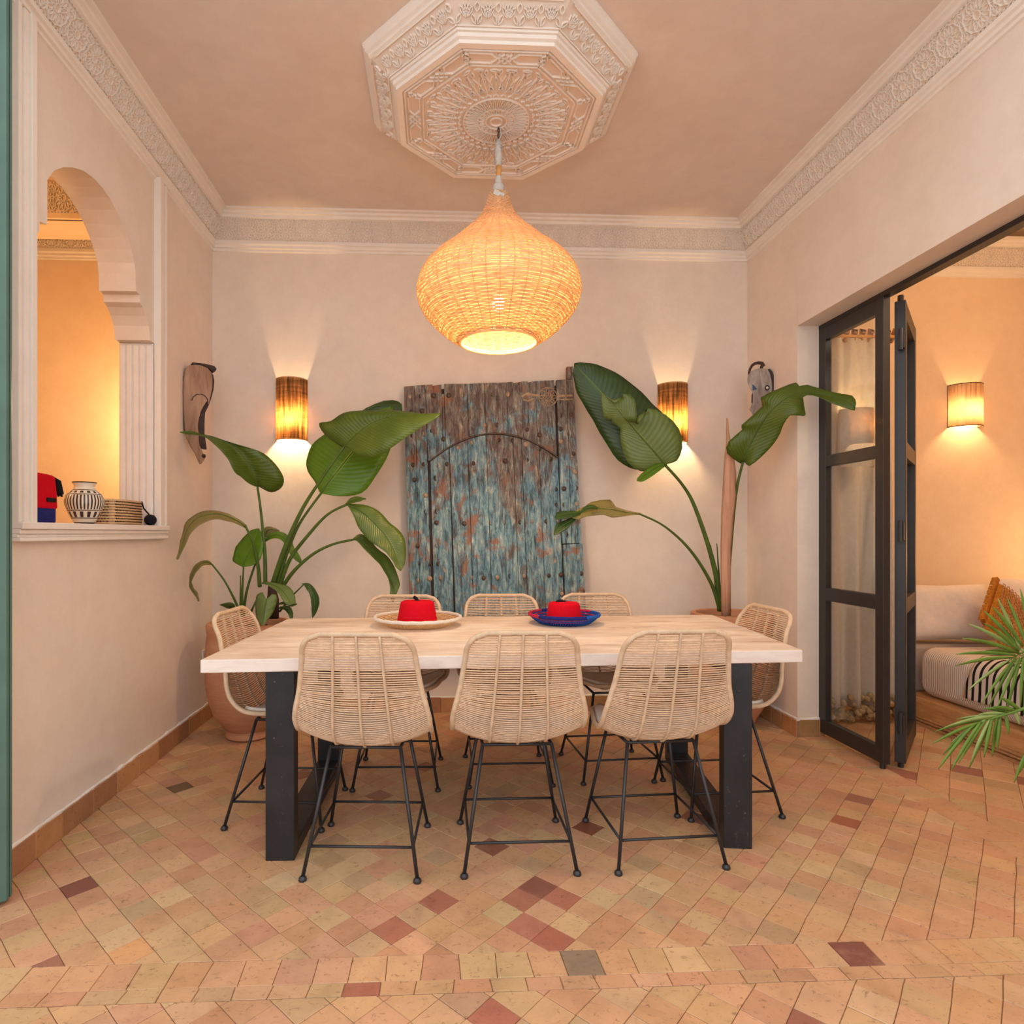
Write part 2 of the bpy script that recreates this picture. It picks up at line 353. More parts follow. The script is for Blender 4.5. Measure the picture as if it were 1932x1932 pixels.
hz = t.n('ShaderNodeMapRange'); t.l(sp.outputs[2], hz.inputs[0]); hz.inputs[2].default_value = 0.19
def band(zs):
    r = t.n('ShaderNodeValToRGB'); r.color_ramp.interpolation = 'CONSTANT'; e = r.color_ramp.elements; e[0].position = 0; e[0].color = W4(0); e.remove(e[1])
    for a_, b_ in zs: k = e.new(a_); k.color = W4(1); k = e.new(b_); k.color = W4(0)
    t.l(hz.outputs[0], r.inputs[0]); return r.outputs[0]
c = t.mix(band([(0.34, 0.68)]), IV, st1); c = t.mix(band([(0.16, 0.29), (0.73, 0.78)]), c, st2)
c = t.mix(band([(0.0, 0.04), (0.13, 0.15), (0.31, 0.33), (0.69, 0.71), (0.8, 0.815), (0.97, 1.0)]), c, DK); t.color(c); M['vase'] = t.m

# ------------------------------------------------------------------ setting dimensions
XL, XR, YB, ZC = -1.51, 2.13, 4.13, 3.32
YF = 1.95          # where the room ends towards the patio
XR2 = 2.29         # far face of the right wall
JY = 3.54          # jamb of the wide opening in the right wall
OH = 2.445         # soffit of that opening
def struct(name, mb, mat, **k): return tag(mb.build(name, mat, **k), kind='structure')
# back wall (continues behind both neighbouring rooms)
b = MB(); b.box((XL-0.18, YB, 0), (XR2, YB+0.2, ZC+.1)); wall_back = struct('wall_back', b, M['wall'])
# left wall with its arched opening: outline in (Y, z)
WB = 1.25
hole = [(2.31, WB), (2.31, 2.22), (2.322, 2.28), (2.345, 2.325), (2.372, 2.35), (2.375, 2.39), (2.419, 2.40), (2.419, 2.572), (2.46, 2.632), (2.52, 2.682), (2.59, 2.722), (2.66, 2.75), (2.735, 2.763), (2.80, 2.76), (2.86, 2.747),
        (2.92, 2.722), (2.979, 2.683), (3.025, 2.642), (3.06, 2.602), (3.093, 2.55), (3.103, 2.50), (3.107, 2.415), (3.145, 2.412), (3.148, 2.375), (3.18, 2.362), (3.215, 2.33), (3.243, 2.288), (3.255, 2.218), (3.30, 2.216), (3.30, WB)]
outer = [(YF, 0), (YB, 0), (YB, ZC+.1), (YF, ZC+.1)]
def holed(mb, outer, hole, X0, X1):
    allp = outer+hole; n = len(allp)
    tri = tessellate_polygon([[Vector((p[0], p[1], 0)) for p in outer], [Vector((p[0], p[1], 0)) for p in hole]])
    vs = [(X0, p[0], p[1]) for p in allp]+[(X1, p[0], p[1]) for p in allp]
    fs = [t for t in tri]+[tuple(i+n for i in t) for t in tri]; no = len(outer); nh = len(hole)
    fs += [(i, (i+1) % no, n+(i+1) % no, n+i) for i in range(no)]
    fs += [(no+i, no+(i+1) % nh, n+no+(i+1) % nh, n+no+i) for i in range(nh)]
    mb.add(vs, fs)
b = MB(); holed(b, outer, hole, XL, XL-0.18); wall_left = struct('wall_left', b, M['wall'])
# fluted pilaster lining on the far jamb of the opening
pil = empty('trim_6'); pil['kind'] = 'structure'
b = MB()
for k in range(5): b.box((XL-0.172+k*0.034, 3.287, WB+0.001), (XL-0.172+k*0.034+0.026, 3.302, 2.205))
b.box((XL-0.178, 3.294, WB+0.001), (XL-0.002, 3.303, 2.215)); o = b.build('fluted_pilaster', M['white'], pil); bevel(o, 0.004)
# moulded frame round the window, stepped
def moulding(name, a, bb, axis, steps, mat=M['trim'], base=XL, sgn=1):
    """stepped moulding standing proud of the left wall; a..bb along axis; steps = (offset0, offset1, depth)"""
    b = MB()
    for (o0, o1, d) in steps:
        if axis == 'z': b.box((base-0.01, o0, a), (base+d, o1, bb))
        else: b.box((base-0.01, a, o0), (base+d, bb, o1))
    return tag(bevel(b.build(name, mat), 0.003), kind='structure')
CZ = 3.10
moulding('trim_1', 1.245, CZ, 'z', [(3.30, 3.335, .034), (3.335, 3.365, .024), (3.365, 3.385, .016), (3.385, 3.40, .026)])
moulding('trim_2', 1.245, CZ, 'z', [(2.28, 2.31, .034), (2.257, 2.28, .024), (2.24, 2.257, .016), (2.222, 2.24, .026)])
moulding('trim_3', 2.222, 3.40, 'y', [(1.225, 1.25, .040), (1.207, 1.225, .030), (1.195, 1.207, .022), (1.180, 1.195, .032)])
# right wall: pier, lintel
b = MB(); b.box((XR, JY, 0), (XR2, YB+.02, ZC+.1)); b.box((XR, YF-.6, OH), (XR2, JY+.001, ZC+.1)); wall_right = struct('wall_right', b, M['wall'])
b = MB(); b.box((XL-.2, YF, ZC), (XR2, YB+.05, ZC+.12)); struct('ceiling', b, M['ceil'])
# neighbouring room on the right
b = MB(); b.box((XR2-.01, 4.30, 0), (4.9, 4.5, 3.5)); struct('wall_side_room_back', b, M['orange'])
b = MB(); b.box((4.7, 0.6, 0), (4.9, 4.35, 3.5)); struct('wall_side_room_right', b, M['orange'])
b = MB(); b.box((XR2, 0.5, 0), (4.9, 0.7, 3.5)); struct('wall_side_room_front', b, M['orange'])
b = MB(); b.box((XR2-.005, 0.6, 3.38), (4.9, 4.5, 3.5)); b.box((XR2-.02, 4.1, 0), (XR2+.004, 4.35, 3.5)); struct('ceiling_side_room', b, M['orange'])
b = MB(); b.box((XR, 0.5, 2.6), (XR2, YF-.55, 3.5)); b.box((XR, 0.5, 0), (XR2, 0.75, 3.5)); struct('wall_right_front', b, M['wall'])
# neighbouring room on the left
LX = XL-0.18
b = MB(); b.box((-4.3, 4.30, 0), (LX+.01, 4.5, 3.5)); struct('wall_left_room_back', b, M['orange'])
b = MB(); b.box((-4.4, 1.7, 0), (-4.2, 4.4, 3.5)); b.box((-4.3, 1.75, 0), (LX, 1.95, 3.5)); struct('wall_left_room_side', b, M['orange'])
b = MB(); b.box((-4.3, 1.8, 3.4), (LX+.02, 4.4, 3.5)); b.box((LX-.004, 4.1, 0), (LX+.02, 4.35, 3.5)); struct('ceiling_left_room', b, M['orange'])

# ------------------------------------------------------------------ cornices with carved rosettes
PROF = [(0, 3.085), (.010, 3.088), (.010, 3.102), (.022, 3.106), (.022, 3.122), (.034, 3.128), (.034, 3.150), (.028, 3.155)]
FA, FB = (.028, 3.155), (.082, 3.268)
PROF2 = [(.082, 3.268), (.098, 3.272), (.098, 3.288), (.116, 3.292), (.116, 3.306), (.140, 3.308), (.140, 3.322)]
def rosette_mesh(pitch, hgt, mat):
    b = MB(); I = Matrix.Identity(4); R = hgt*0.47
    for k in range(12):
        q = 2*PI*k/12
        b.almond((math.cos(q)*R*.62, math.sin(q)*R*.62), q, R*.58, R*.27, .0050, .0055, I, 3)
    b.strip([(math.cos(2*PI*k/10)*R*.26, math.sin(2*PI*k/10)*R*.26) for k in range(10)], .006, .006, I, True)
    b.strip([(math.cos(2*PI*k/24)*R*(1 if k % 2 else .93), math.sin(2*PI*k/24)*R*(1 if k % 2 else .93)) for k in range(24)], .0042, .008, I, True)
    for sx in (-1, 1):                      # lace between two rosettes and borders
        for sy in (-1, 1):
            b.almond((sx*pitch*.44, sy*hgt*.36), PI/4*sx*sy, .03, .014, .0050, .0055, I, 3)
            b.almond((sx*pitch*.44, sy*hgt*.18), PI/2, .018, .01, .0050, .0055, I, 2)
        b.almond((sx*pitch*.49, 0), 0, .02, .012, .0050, .0055, I, 2)
    for sy in (-1, 1):
        n = 7
        for k in range(n): b.strip([((k+.2)/n*pitch-pitch/2, sy*hgt*.485), ((k+.75)/n*pitch-pitch/2, sy*hgt*.485)], .006, .006, I)
    o = b.build('rosette', mat); me = o.data; bpy.data.objects.remove(o); return me
slope = math.hypot(FB[0]-FA[0], FB[1]-FA[1])
def cornice(name, p0, p1, nrm, end0, end1, pitch, rm):
    """runs p0->p1 on a wall whose inward normal is nrm; end flags shorten the run by the offset (mitres)"""
    p0 = Vector(p0); p1 = Vector(p1); d = (p1-p0).normalized(); nv = Vector(nrm); b = MB()
    def line(prof, mb):
        vs = []
        for (o, z) in prof:
            a = p0+nv*o+d*(o*end0); c = p1+nv*o-d*(o*end1); vs += [(a.x, a.y, z), (c.x, c.y, z)]
        mb.add(vs, [(2*i, 2*i+1, 2*i+3, 2*i+2) for i in range(len(prof)-1)])
    line(PROF, b); line(PROF2, b); o = struct(name, b, M['trim'], auto=30)
    g = MB(); line([FA, FB], g); g.build('frieze_ground', M['ground'], o)
    L = (p1-p0).length; mid = .055; Lm = L-mid*(end0+end1); n = round(Lm/pitch); pt = Lm/n
    up = (nv*(FB[0]-FA[0])+Vector((0, 0, FB[1]-FA[1]))).normalized(); zz = d.cross(up)
    if zz.dot(nv) < 0: dd = -d; zz = dd.cross(up)
    else: dd = d
    for k in range(n):
        c = p0+d*(mid*end0+(k+.5)*pt)+nv*((FA[0]+FB[0])/2); c.z = (FA[1]+FB[1])/2
        r = bpy.data.objects.new('rosette', rm); C.objects.link(r); r.parent = o
        Mx = Matrix((dd, up, zz)).transposed().to_4x4(); Mx.translation = c; r.matrix_local = Mx @ Matrix.Diagonal((pt/pitch, 1, 1, 1))
    return o
RM = rosette_mesh(.128, slope, M['trim'])
cornice('trim_cornice_back', (XL, YB, 0), (XR, YB, 0), (0, -1, 0), 1, 1, .128, RM)
cornice('trim_cornice_left', (XL, YF, 0), (XL, YB, 0), (1, 0, 0), 0, 1, .128, RM)
cornice('trim_cornice_right', (XR, YF, 0), (XR, YB, 0), (-1, 0, 0), 0, 1, .128, RM)
# cornice and carved beam of the room behind the arched opening; cornice of the side room
ob = cornice('trim_cornice_left_room', (-4.2, 4.30, 0), (LX, 4.30, 0), (0, -1, 0), 0, 0, .128, RM)
b = MB(); b.box((-4.25, 3.62, 3.02), (LX+.004, 3.86, 3.42)); b.box((-4.25, 3.60, 3.02), (LX+.004, 3.63, 3.05)); b.box((-4.25, 3.60, 3.24), (LX+.004, 3.63, 3.27)); b.box((-4.25, 3.585, 3.27), (LX+.004, 3.62, 3.29)); beam = struct('trim_beam_left_room', b, M['orange'])
for k in range(19):
    r = bpy.data.objects.new('rosette', RM); C.objects.link(r); r.parent = beam
    Mx = Matrix((Vector((1, 0, 0)), Vector((0, 0, 1)), Vector((0, -1, 0)))).transposed().to_4x4(); Mx.translation = (-1.78-k*.128, 3.618, 3.145); r.matrix_local = Mx @ Matrix.Scale(1.4, 4, (0, 1, 0))
cornice('trim_cornice_side_room', (XR2, 4.30, 0), (4.7, 4.30, 0), (0, -1, 0), 0, 1, .128, RM)

# ------------------------------------------------------------------ floor: grout bed and terracotta tiles
b = MB(); b.box((-4.3, -1.2, -.1), (4.9, 4.4, -.004)); floor = struct('floor', b, M['grout'])
TI = [((206, 164, 122), 26), ((203, 154, 116), 24), ((208, 162, 124), 18), ((198, 166, 122), 14), ((208, 178, 134), 9), ((192, 140, 108), 7), ((180, 152, 116), 6), ((160, 108, 88), 1.0), ((198, 142, 114), 7)]
def tcol():
    c = random.choices([x[0] for x in TI], [x[1] for x in TI])[0]; j = random.uniform(-7, 7)
    mean = (208, 162, 122); k = .62 if c[0] > 165 else 1
    return rgb(*[max(20, m_+(v-m_)*k+j*.7+random.uniform(-3, 3)) for v, m_ in zip(c, mean)])
def clip(poly, ax, lim, keep):
    """keep the part where keep*(p[ax]-lim) >= 0"""
    out = []
    for i in range(len(poly)):
        a = poly[i-1]; c = poly[i]; da = keep*(a[ax]-lim); dc = keep*(c[ax]-lim)
        if (da >= 0) != (dc >= 0):
            tt = da/(da-dc); out.append((a[0]+(c[0]-a[0])*tt, a[1]+(c[1]-a[1])*tt))
        if dc >= 0: out.append(c)
    return out
def area(p): return abs(sum(p[i-1][0]*p[i][1]-p[i][0]*p[i-1][1] for i in range(len(p))))/2
polys = []
def inset(p, g):
    cx = sum(q[0] for q in p)/len(p); cy = sum(q[1] for q in p)/len(p); r = math.sqrt(area(p)); k = max(0.4, 1-g/r)
    return [(cx+(q[0]-cx)*k, cy+(q[1]-cy)*k) for q in p]
def diamonds(x0, x1, y0, y1, s=.0965, ph=(0, 0), jit=.0022, ang=PI/4):
    R_ = 1.5*max(x1-x0, y1-y0)/s; n = int(R_/1.2)+2; cx = (x0+x1)/2; cy = (y0+y1)/2; ca, sa = math.cos(ang), math.sin(ang)
    jj = {}
    def P(i, j):
        if (i, j) not in jj: jj[(i, j)] = (random.uniform(-jit, jit), random.uniform(-jit, jit))
        u = (i)*s; v = (j)*s; return (cx+ph[0]+u*ca-v*sa+jj[(i, j)][0], cy+ph[1]+u*sa+v*ca+jj[(i, j)][1])
    for i in range(-n, n):
        for j in range(-n, n):
            p = [P(i, j), P(i+1, j), P(i+1, j+1), P(i, j+1)]
            if max(q[0] for q in p) < x0 or min(q[0] for q in p) > x1 or max(q[1] for q in p) < y0 or min(q[1] for q in p) > y1: continue
            for ax, lim, kp in ((0, x0, 1), (0, x1, -1), (1, y0, 1), (1, y1, -1)):
                if p: p = clip(p, ax, lim, kp)
            if len(p) > 2 and area(p) > 2e-4: polys.append(inset(p, .0016))
def rows(x0, x1, y0, y1, L, jit=.002, ax='x'):
    a0, a1 = (x0, x1) if ax == 'x' else (y0, y1); a = a0; js = 0.0
    while a < a1-.01:
        e = min(a1, a+L*random.uniform(.93, 1.07)); j2 = random.uniform(-.006, .006)
        if ax == 'x': p = [(a+js, y0), (e+j2, y0), (e-j2*.3, y1), (a-js*.3, y1)]
        else: p = [(x0, a+js), (x1, a-js*.3), (x1, e-j2*.3), (x0, e+j2)]
        polys.append(inset(p, .0016)); a = e; js = j2
BY = 1.753
diamonds(XL+.004, 2.155, BY, YB, ph=(0.013, .02))
rows(-2.2, 2.75, BY-.1, BY, .0985); rows(-2.2, 2.75, BY-.148, BY-.1, .098)
diamonds(-2.4, 2.75, 1.15, BY-.15, ph=(.03, 0), s=.0985)
rows(2.155, 2.30, BY, YB, .13, ax='y')
diamonds(2.30, 4.7, BY, 4.3, s=.128, ph=(0, .02), ang=PI*.27)
def pxc(x, y):
    s, c = math.sin(YAW), math.cos(YAW); d = x*s+y*c
    if d < .3: return (-9999, -9999)
    return (CXP+FPX*(x*c-y*s)/d, CYP+FPX*EYE/d)
sc = []
for p in polys:
    q = [pxc(*v) for v in p]; cx = sum(v[0] for v in q)/len(q); cy = sum(v[1] for v in q)/len(q)
    vis = -60 < cx < 1990 and cy < 1990; sc.append((area(q) if vis else 0, p, (cx, cy)))
sc.sort(key=lambda e: -e[0])
# a few tiles the photograph shows clearly dark or red, by where they lie
DARKS = [((145, 1685), (136, 84, 70)), ((822, 1693), (172, 110, 88)), ((730, 1747), (180, 118, 94)), ((1028, 1665), (146, 94, 78)), ((940, 1590), (148, 96, 76)), ((983, 1690), (176, 116, 92)), ((1590, 1798), (136, 84, 72)), ((680, 1867), (172, 110, 90)), ((1105, 1570), (140, 84, 62)),
         ((1040, 1765), (176, 110, 88)), ((250, 1800), (214, 160, 112)), ((1090, 1808), (150, 128, 104)), ((1595, 1545), (168, 104, 76)), ((1070, 1685), (182, 118, 94)), ((1000, 1745), (184, 122, 100)), ((900, 1920), (178, 112, 92)), ((340, 1490), (120, 96, 70))]
tint = {}
for (tx, ty), c in DARKS:
    best = min((e for e in sc if e[0] > 0), key=lambda e: (e[2][0]-tx)**2+(e[2][1]-ty)**2); tint[id(best[1])] = rgb(*c)
rest = MB(); cnt = 0
for ar, p, cc in sc:
    m = rest if cnt >= 300 else MB(); m.col = tint.get(id(p)) or tcol(); n = len(p); h = random.uniform(-.0009, .0009)
    inn = inset(p, .0022); tl = [random.uniform(-.0007, .0007) for _ in range(n)]
    m.add([(q[0], q[1], -.006) for q in p]+[(q[0], q[1], h-.0016) for q in p]+[(q[0], q[1], h+tl[i]*.6) for i, q in enumerate(inn)],
          [(i, (i+1) % n, n+(i+1) % n, n+i) for i in range(n)]+[(n+i, n+(i+1) % n, 2*n+(i+1) % n, 2*n+i) for i in range(n)]+[tuple(2*n+i for i in range(n))])
    if cnt < 300: m.build('tile', M['tile'], floor)
    cnt += 1
tag(rest.build('floor_tiles', M['tile'], floor), kind='stuff')

# skirting tiles
def skirting(name, p0, p1, nrm, L=.19, h=.10, t=.016):
    p0 = Vector(p0); p1 = Vector(p1); d = (p1-p0); T = d.length; d.normalize(); nv = Vector(nrm)
    b = MB(); Mx = Matrix((d, nv, Vector((0, 0, 1)))).transposed().to_4x4(); Mx.translation = p0
    b.box((0, -.004, 0), (T, t-.004, h-.004), Mx); root = struct(name, b, M['grout']); a = 0
    while a < T-.02:
        e = min(T, a+L*random.uniform(.85, 1.15)); m = MB(); c = random.choice([(196, 142, 92), (186, 130, 84), (204, 152, 104), (176, 126, 88), (168, 128, 84)]); m.col = rgb(*c)
        m.box((a+.001, -.002, 0), (e-.001, t, h+random.uniform(-.002, .002)), Mx); bevel(m.build('skirting_tile', M['tile'], root), .002, 1); a = e
    m = MB(); n = int(T/.04); pts = [Mx @ Vector((T*i/n, t*.3, h+random.uniform(.0, .006))) for i in range(n+1)]; m.tube(pts, [random.uniform(.005, .011) for _ in pts], 6); m.build('mortar_bead', M['white'], root)
skirting('baseboard_left', (XL, YF, 0), (XL, YB, 0), (1, 0, 0))
skirting('baseboard_back', (XL, YB, 0), (XR, YB, 0), (0, -1, 0))
skirting('baseboard_right', (XR, YB, 0), (XR, JY-.0165, 0), (-1, 0, 0), .12)
skirting('baseboard_jamb', (XR+.0005, JY, 0), (XR2, JY, 0), (0, -1, 0), .12)

# ------------------------------------------------------------------ ceiling medallion
MC = (0.27, 2.89)
med = empty('ceiling_rose', (MC[0], MC[1], ZC), 0, 'white octagonal carved plaster medallion on the ceiling above the pendant lamp', 'ceiling medallion')
def octo(name, prof, mat, par):            # prof: (apothem, z below ceiling)
    b = MB(); k = 1/math.cos(PI/8); b.lathe([(a*k, -z) for a, z in prof], n=8, phase=PI/8); return tag(b.build(name, mat, par, fixn=True))
octo('outer_moulding', [(.602, 0), (.602, .012), (.592, .022), (.592, .034), (.578, .040), (.578, .052), (.565, .056)], M['trim'], med)
octo('sloped_frieze', [(.567, .054), (.485, .112)], M['ground'], med)
octo('inner_moulding', [(.488, .108), (.485, .122), (.475, .122), (.475, .138), (.462, .142), (.462, .156), (.435, .156), (.435, .150)], M['trim'], med)
octo('panel', [(.437, .150), (.30, .150), (.001, .150)], M['ground'], med)
DN = Matrix(((1, 0, 0), (0, 1, 0), (0, 0, -1))).to_4x4()
Mp = Matrix.Translation((0, 0, -.150)) @ DN
for k in range(8):
    q = 2*PI*k/8; b = MB()
    # local frame of one side of the slope: u along side, v outwards
    nv = Vector((math.cos(q), math.sin(q), 0)); tv = Vector((-math.sin(q), math.cos(q), 0))
    v = (nv*.082+Vector((0, 0, .058))).normalized(); nn = tv.cross(v)
    if nn.z > 0: nn = -nn
    Mx = Matrix((tv, v, nn)).transposed().to_4x4(); Mx.translation = nv*.526+Vector((0, 0, -.083))
    n = 5
    for i in range(n):
        u = (i-(n-1)/2)*.083; s = 1 if i % 2 else -1
        for a in (-.7, -.35, 0, .35, .7): b.almond((u+math.sin(a)*.018, -.02+math.cos(a)*.026), PI/2-a, .044, .014, .005, .008, Mx, 3)
        for a in (-1, 1): b.almond((u+a*.030, -.022), PI/2+a*.5, .034, .014, .005, .008, Mx, 3)
        b.almond((u+.0415, .016), PI/2, .03, .02, .005, .008, Mx, 3)
    for vv in (-.043, .045): b.strip([(-.21, vv), (.21, vv)], .006, .007, Mx)
    b.build('acanthus_relief', M['trim'], med)
    # band of interlace on the flat panel
    b = MB(); Mr = Mp @ Matrix.Rotation(q, 4, 'Z')
    def xf(r, u): return (r, u)
    for r in (.425, .345): hw = r*math.tan(PI/8); b.strip([(r, -hw), (r, hw)], .007, .007, Mr)
    for r in (.41, .36): b.strip([(r, -.15), (r, -.05)], .006, .007, Mr); b.strip([(r, .05), (r, .15)], .006, .007, Mr)
    for i in (-1, 0, 1):
        for sg in (-1, 1): b.strip([(.36, i*.03-.03*sg), (.41, i*.03+.03*sg)], .006, .008, Mr)
    for sg in (-1, 1):
        for i in range(3): b.strip([(.35+i*.025, sg*.15), (.37+i*.02, sg*.168)], .006, .008, Mr)
    b.build('interlace_band', M['trim'], med)
    # star rays of the inner field
    b = MB()
    for j in range(4):
        a = (j-1.5)*PI/16; rm = .335/math.cos(a)
        Ma = Mr @ Matrix.Rotation(a, 4, 'Z')
        b.strip([(.19, 0), (min(.325, rm*.97), 0)], .006, .008, Ma)
        b.strip([(.30, .012), (.24, .03), (.20, .004)], .005, .007, Ma); b.strip([(.30, -.012), (.24, -.03), (.20, -.004)], .005, .007, Ma)
        b.almond((.315, .022), .2, .03, .014, .004, .007, Ma, 3); b.almond((.27, 0), 0, .04, .016, .004, .007, Ma, 3)
        b.almond((.215, .018), .5, .03, .014, .004, .007, Ma, 3); b.almond((.215, -.018), -.5, .03, .014, .004, .007, Ma, 3)
        b.strip([(.17, -.013), (.183, 0), (.17, .013)], .006, .007, Ma)
    for i in range(4):
        hh = .335*math.tan(PI/8); u = (i-1.5)*hh*.5; b.almond((.322, u), PI/2, .04, .012, .004, .007, Mr, 3)
    b.build('star_relief', M['trim'], med)
b = MB()
for k in range(40): q = 2*PI*k/40; b.almond((math.cos(q)*.122, math.sin(q)*.122), q, .062, .013, .004, .009, Mp, 3)
for r in (.155, .088, .05, .028): b.strip([(math.cos(2*PI*i/40)*r, math.sin(2*PI*i/40)*r) for i in range(40)], .006, .008, Mp, True)
for k in range(20): q = 2*PI*k/20; b.almond((math.cos(q)*.07, math.sin(q)*.07), q, .026, .012, .004, .008, Mp, 3)
b.build('sunburst_relief', M['trim'], med)

# ------------------------------------------------------------------ pendant lamp
PX, PY, PZ = 0.285, 2.93, 2.13
pend = empty('pendant_lamp', (PX, PY, PZ), 0, 'large teardrop wicker pendant lamp glowing over the dining table', 'pendant lamp')
SP = crom([(.186, 0), (.255, .042), (.320, .10), (.368, .16), (.389, .215), (.390, .262), (.368, .325), (.318, .385), (.250, .440), (.192, .495), (.134, .55), (.082, .615), (.058, .67), (.044, .715)], 8)
ln = [0]
for i in range(1, len(SP)): ln.append(ln[-1]+math.hypot(SP[i][0]-SP[i-1][0], SP[i][1]-SP[i-1][1]))
def prof(s):
    s = max(0, min(ln[-1], s)); i = 1
    while i < len(ln)-1 and ln[i] < s: i += 1
    f = (s-ln[i-1])/max(1e-9, ln[i]-ln[i-1]); return tuple(a+(c-a)*f for a, c in zip(SP[i-1], SP[i]))
LT = ln[-1]; NR = 40
b = MB(); rowsn = int(LT/.0078)
for j in range(rowsn):
    s0 = (j+.5)*LT/rowsn; r, z = prof(s0); r2, z2 = prof(s0+.004); tr = Vector((r2-r, z2-z)); tr = tr.normalized() if tr.length > 1e-6 else Vector((-1, 0)); nr = (tr.y, -tr.x)
    seg = 160 if r > .12 else 80; wob = random.uniform(0, 6); vs = []
    for i in range(seg):
        q = 2*PI*i/seg; off = .0026*math.sin(q*NR/2+PI*(j % 2)) ; ww = .0011*math.sin(3*q+wob)+random.uniform(-.0005, .0005)
        hw = .0033+.0005*math.sin(7*q+wob)
        for sg in (-1, 1):
            rr = r+nr[0]*off+tr.x*(hw*sg+ww); zz = z+nr[1]*off+tr.y*(hw*sg+ww)
            vs.append((rr*math.cos(q), rr*math.sin(q), zz))
    b.add(vs, [(2*i, 2*((i+1) % seg), 2*((i+1) % seg)+1, 2*i+1) for i in range(seg)])
o = b.build('shade', M['wicker'], pend, fixn=False); o['kind'] = 'stuff'; solid(o, .0018)
b = MB()
for k in range(NR):
    q = 2*PI*(k+.5)/NR; lim = LT if k % 2 == 0 else LT*.86
    b.tube([(prof(lim*i/26)[0]*math.cos(q), prof(lim*i/26)[0]*math.sin(q), prof(lim*i/26)[1]) for i in range(27)], .0022, 5)
b.build('shade_ribs', M['wicker'], pend)
b = MB(); b.tube([(.186*math.cos(2*PI*i/48), .186*math.sin(2*PI*i/48), 0) for i in range(48)], .0065, 8, True); b.tube([(.192*math.cos(2*PI*i/48), .192*math.sin(2*PI*i/48), .012) for i in range(48)], .005, 8, True); b.build('bottom_rim', M['wicker'], pend, smooth=True)
b = MB(); b.sphere((0, 0, .185), .030, 16, 12, (1, 1, 1.2)); b.build('bulb', M['bulb'], pend, smooth=True)
b = MB(); b.lathe([(.0, .215), (.020, .215), (.020, .27), (.005, .28), (.005, .70)], n=16); b.build('bulb_holder', M['plastic'], pend, smooth=True)
b = MB(); b.lathe([(.046, .700), (.034, .72), (.026, .735), (.030, .75), (.022, .762), (.016, .765), (.017, .785), (.012, .80), (0, .80)], n=16); b.build('cloth_knot', M['greycloth'], pend, auto=50)
b = MB(); b.box((-.03, -.004, -.012), (.022, .001, .012), Matrix.Translation((0, -.052, .685)) @ Matrix.Rotation(.45, 4, 'Y')); b.build('tape', M['greycloth'], pend)
b = MB(); b.tube([(0, 0, .79), (.002, 0, .86)], .012, 12); b.build('bamboo_stem', M['bamboo'], pend, smooth=True)
b = MB(); b.tube([(0, 0, .86-.01), (.001, 0, .89), (-.002, 0, .93), (0, 0, .975)], [.014, .018, .017, .013], 12)
for i in range(7): b.lathe([(.0165, -.003), (.0195, 0), (.0165, .003)], (0, 0, .868+i*.014), 12)
b.build('wrapped_tape', M['greycloth'], pend, smooth=True)
for i in range(6):
    b = MB(); pts = [(math.cos(2*PI*k/10)*.006, 0, math.sin(2*PI*k/10)*.011) for k in range(10)]
    if i % 2: pts = [(0, p[0], p[2]) for p in pts]
    b.tube([(p[0], p[1], p[2]+.975+i*.012) for p in pts], .0018, 5, True); b.build('chain_link', M['iron'], pend)
b = MB(); b.tube([(0, 0, .97), (.012, 0, 1.0), (.010, 0, 1.03), (0, 0, 1.045)], .004, 6); b.build('flex', M['greycloth'], pend)
lamp('pendant_light', (PX, PY, PZ+.12), 29, (1, .66, .33), .035)

# ------------------------------------------------------------------ wall sconces
def sconce(name, x, y, z0, z1, r, label, mat, power, bulbz, col=WARM, rz=0):
    t = empty(name, (x, y, z0), rz, label, 'wall lamp', 'burlap wall lamps on the back wall' if mat is M['burlap'] else None); H = z1-z0
    b = MB(); b.lathe([(r, 0), (r, H*.5), (r, H)], n=36, a0=PI, a1=2*PI); o = b.build('shade', mat, t, smooth=True, fixn=False); solid(o, .003)
    b = MB()
    for z in (0.004, H-.004): b.tube([(r*math.cos(PI+PI*i/24), r*math.sin(PI+PI*i/24), z) for i in range(25)], .003, 6)
    for z in (0.004, H-.004): b.tube([(-r, 0, z), (-r, .0, z)], .003, 6)
    for xx in (-r, r): b.tube([(xx, 0, 0), (xx, 0, H)], .003, 6)
    b.build('wire_frame', M['straw'] if mat is not M['stringshade'] else M['darkwood'], t)
    b = MB(); b.box((-.035, -.014, H*.45), (.035, 0.002, H*.62)); b.tube([(0, -.01, H*.55), (0, -.045, H*.55), (0, -.038, H*.5)], .006, 8); b.tube([(0, -.038, H*.52), (0, -.038, bulbz+.055)], .011, 12); b.build('lamp_holder', M['plastic'], t)
    b = MB(); b.sphere((0, -.038, bulbz+.035), .015, 14, 10, (1, 1, 1.3)); b.build('bulb', M['bulb'], t, smooth=True)
    d = Matrix.Rotation(rz, 3, 'Z') @ Vector((0, -.068, 0)); lamp('sconce_light', (x+d.x, y+d.y, z0+bulbz+.01), power, col, .028)
    return t
sconce('wall_sconce', -.985, YB-.002, 1.825, 2.235, .102, 'burlap half-cylinder wall lamp on the back wall, left of the old painted door', M['burlap'], 17, .11)
sconce('wall_sconce', 1.60, YB-.002, 1.825, 2.23, .100, 'burlap half-cylinder wall lamp behind a big leaf, right of the old painted door', M['burlap'], 17, .11)
sconce('string_sconce', 3.83, 4.298, 1.98, 2.29, .115, 'striped string wall lamp above the daybed in the side room', M['stringshade'], 7, .09, WARM2)
lamp('side_room_lamp_light', (4.42, 4.05, 1.05), 30, WARM2, .12)
lamp('side_room_fill_light', (3.6, 2.2, 2.9), 36, (1, .75, .50), .2)  # unseen warm fill for the side room, without a fixture
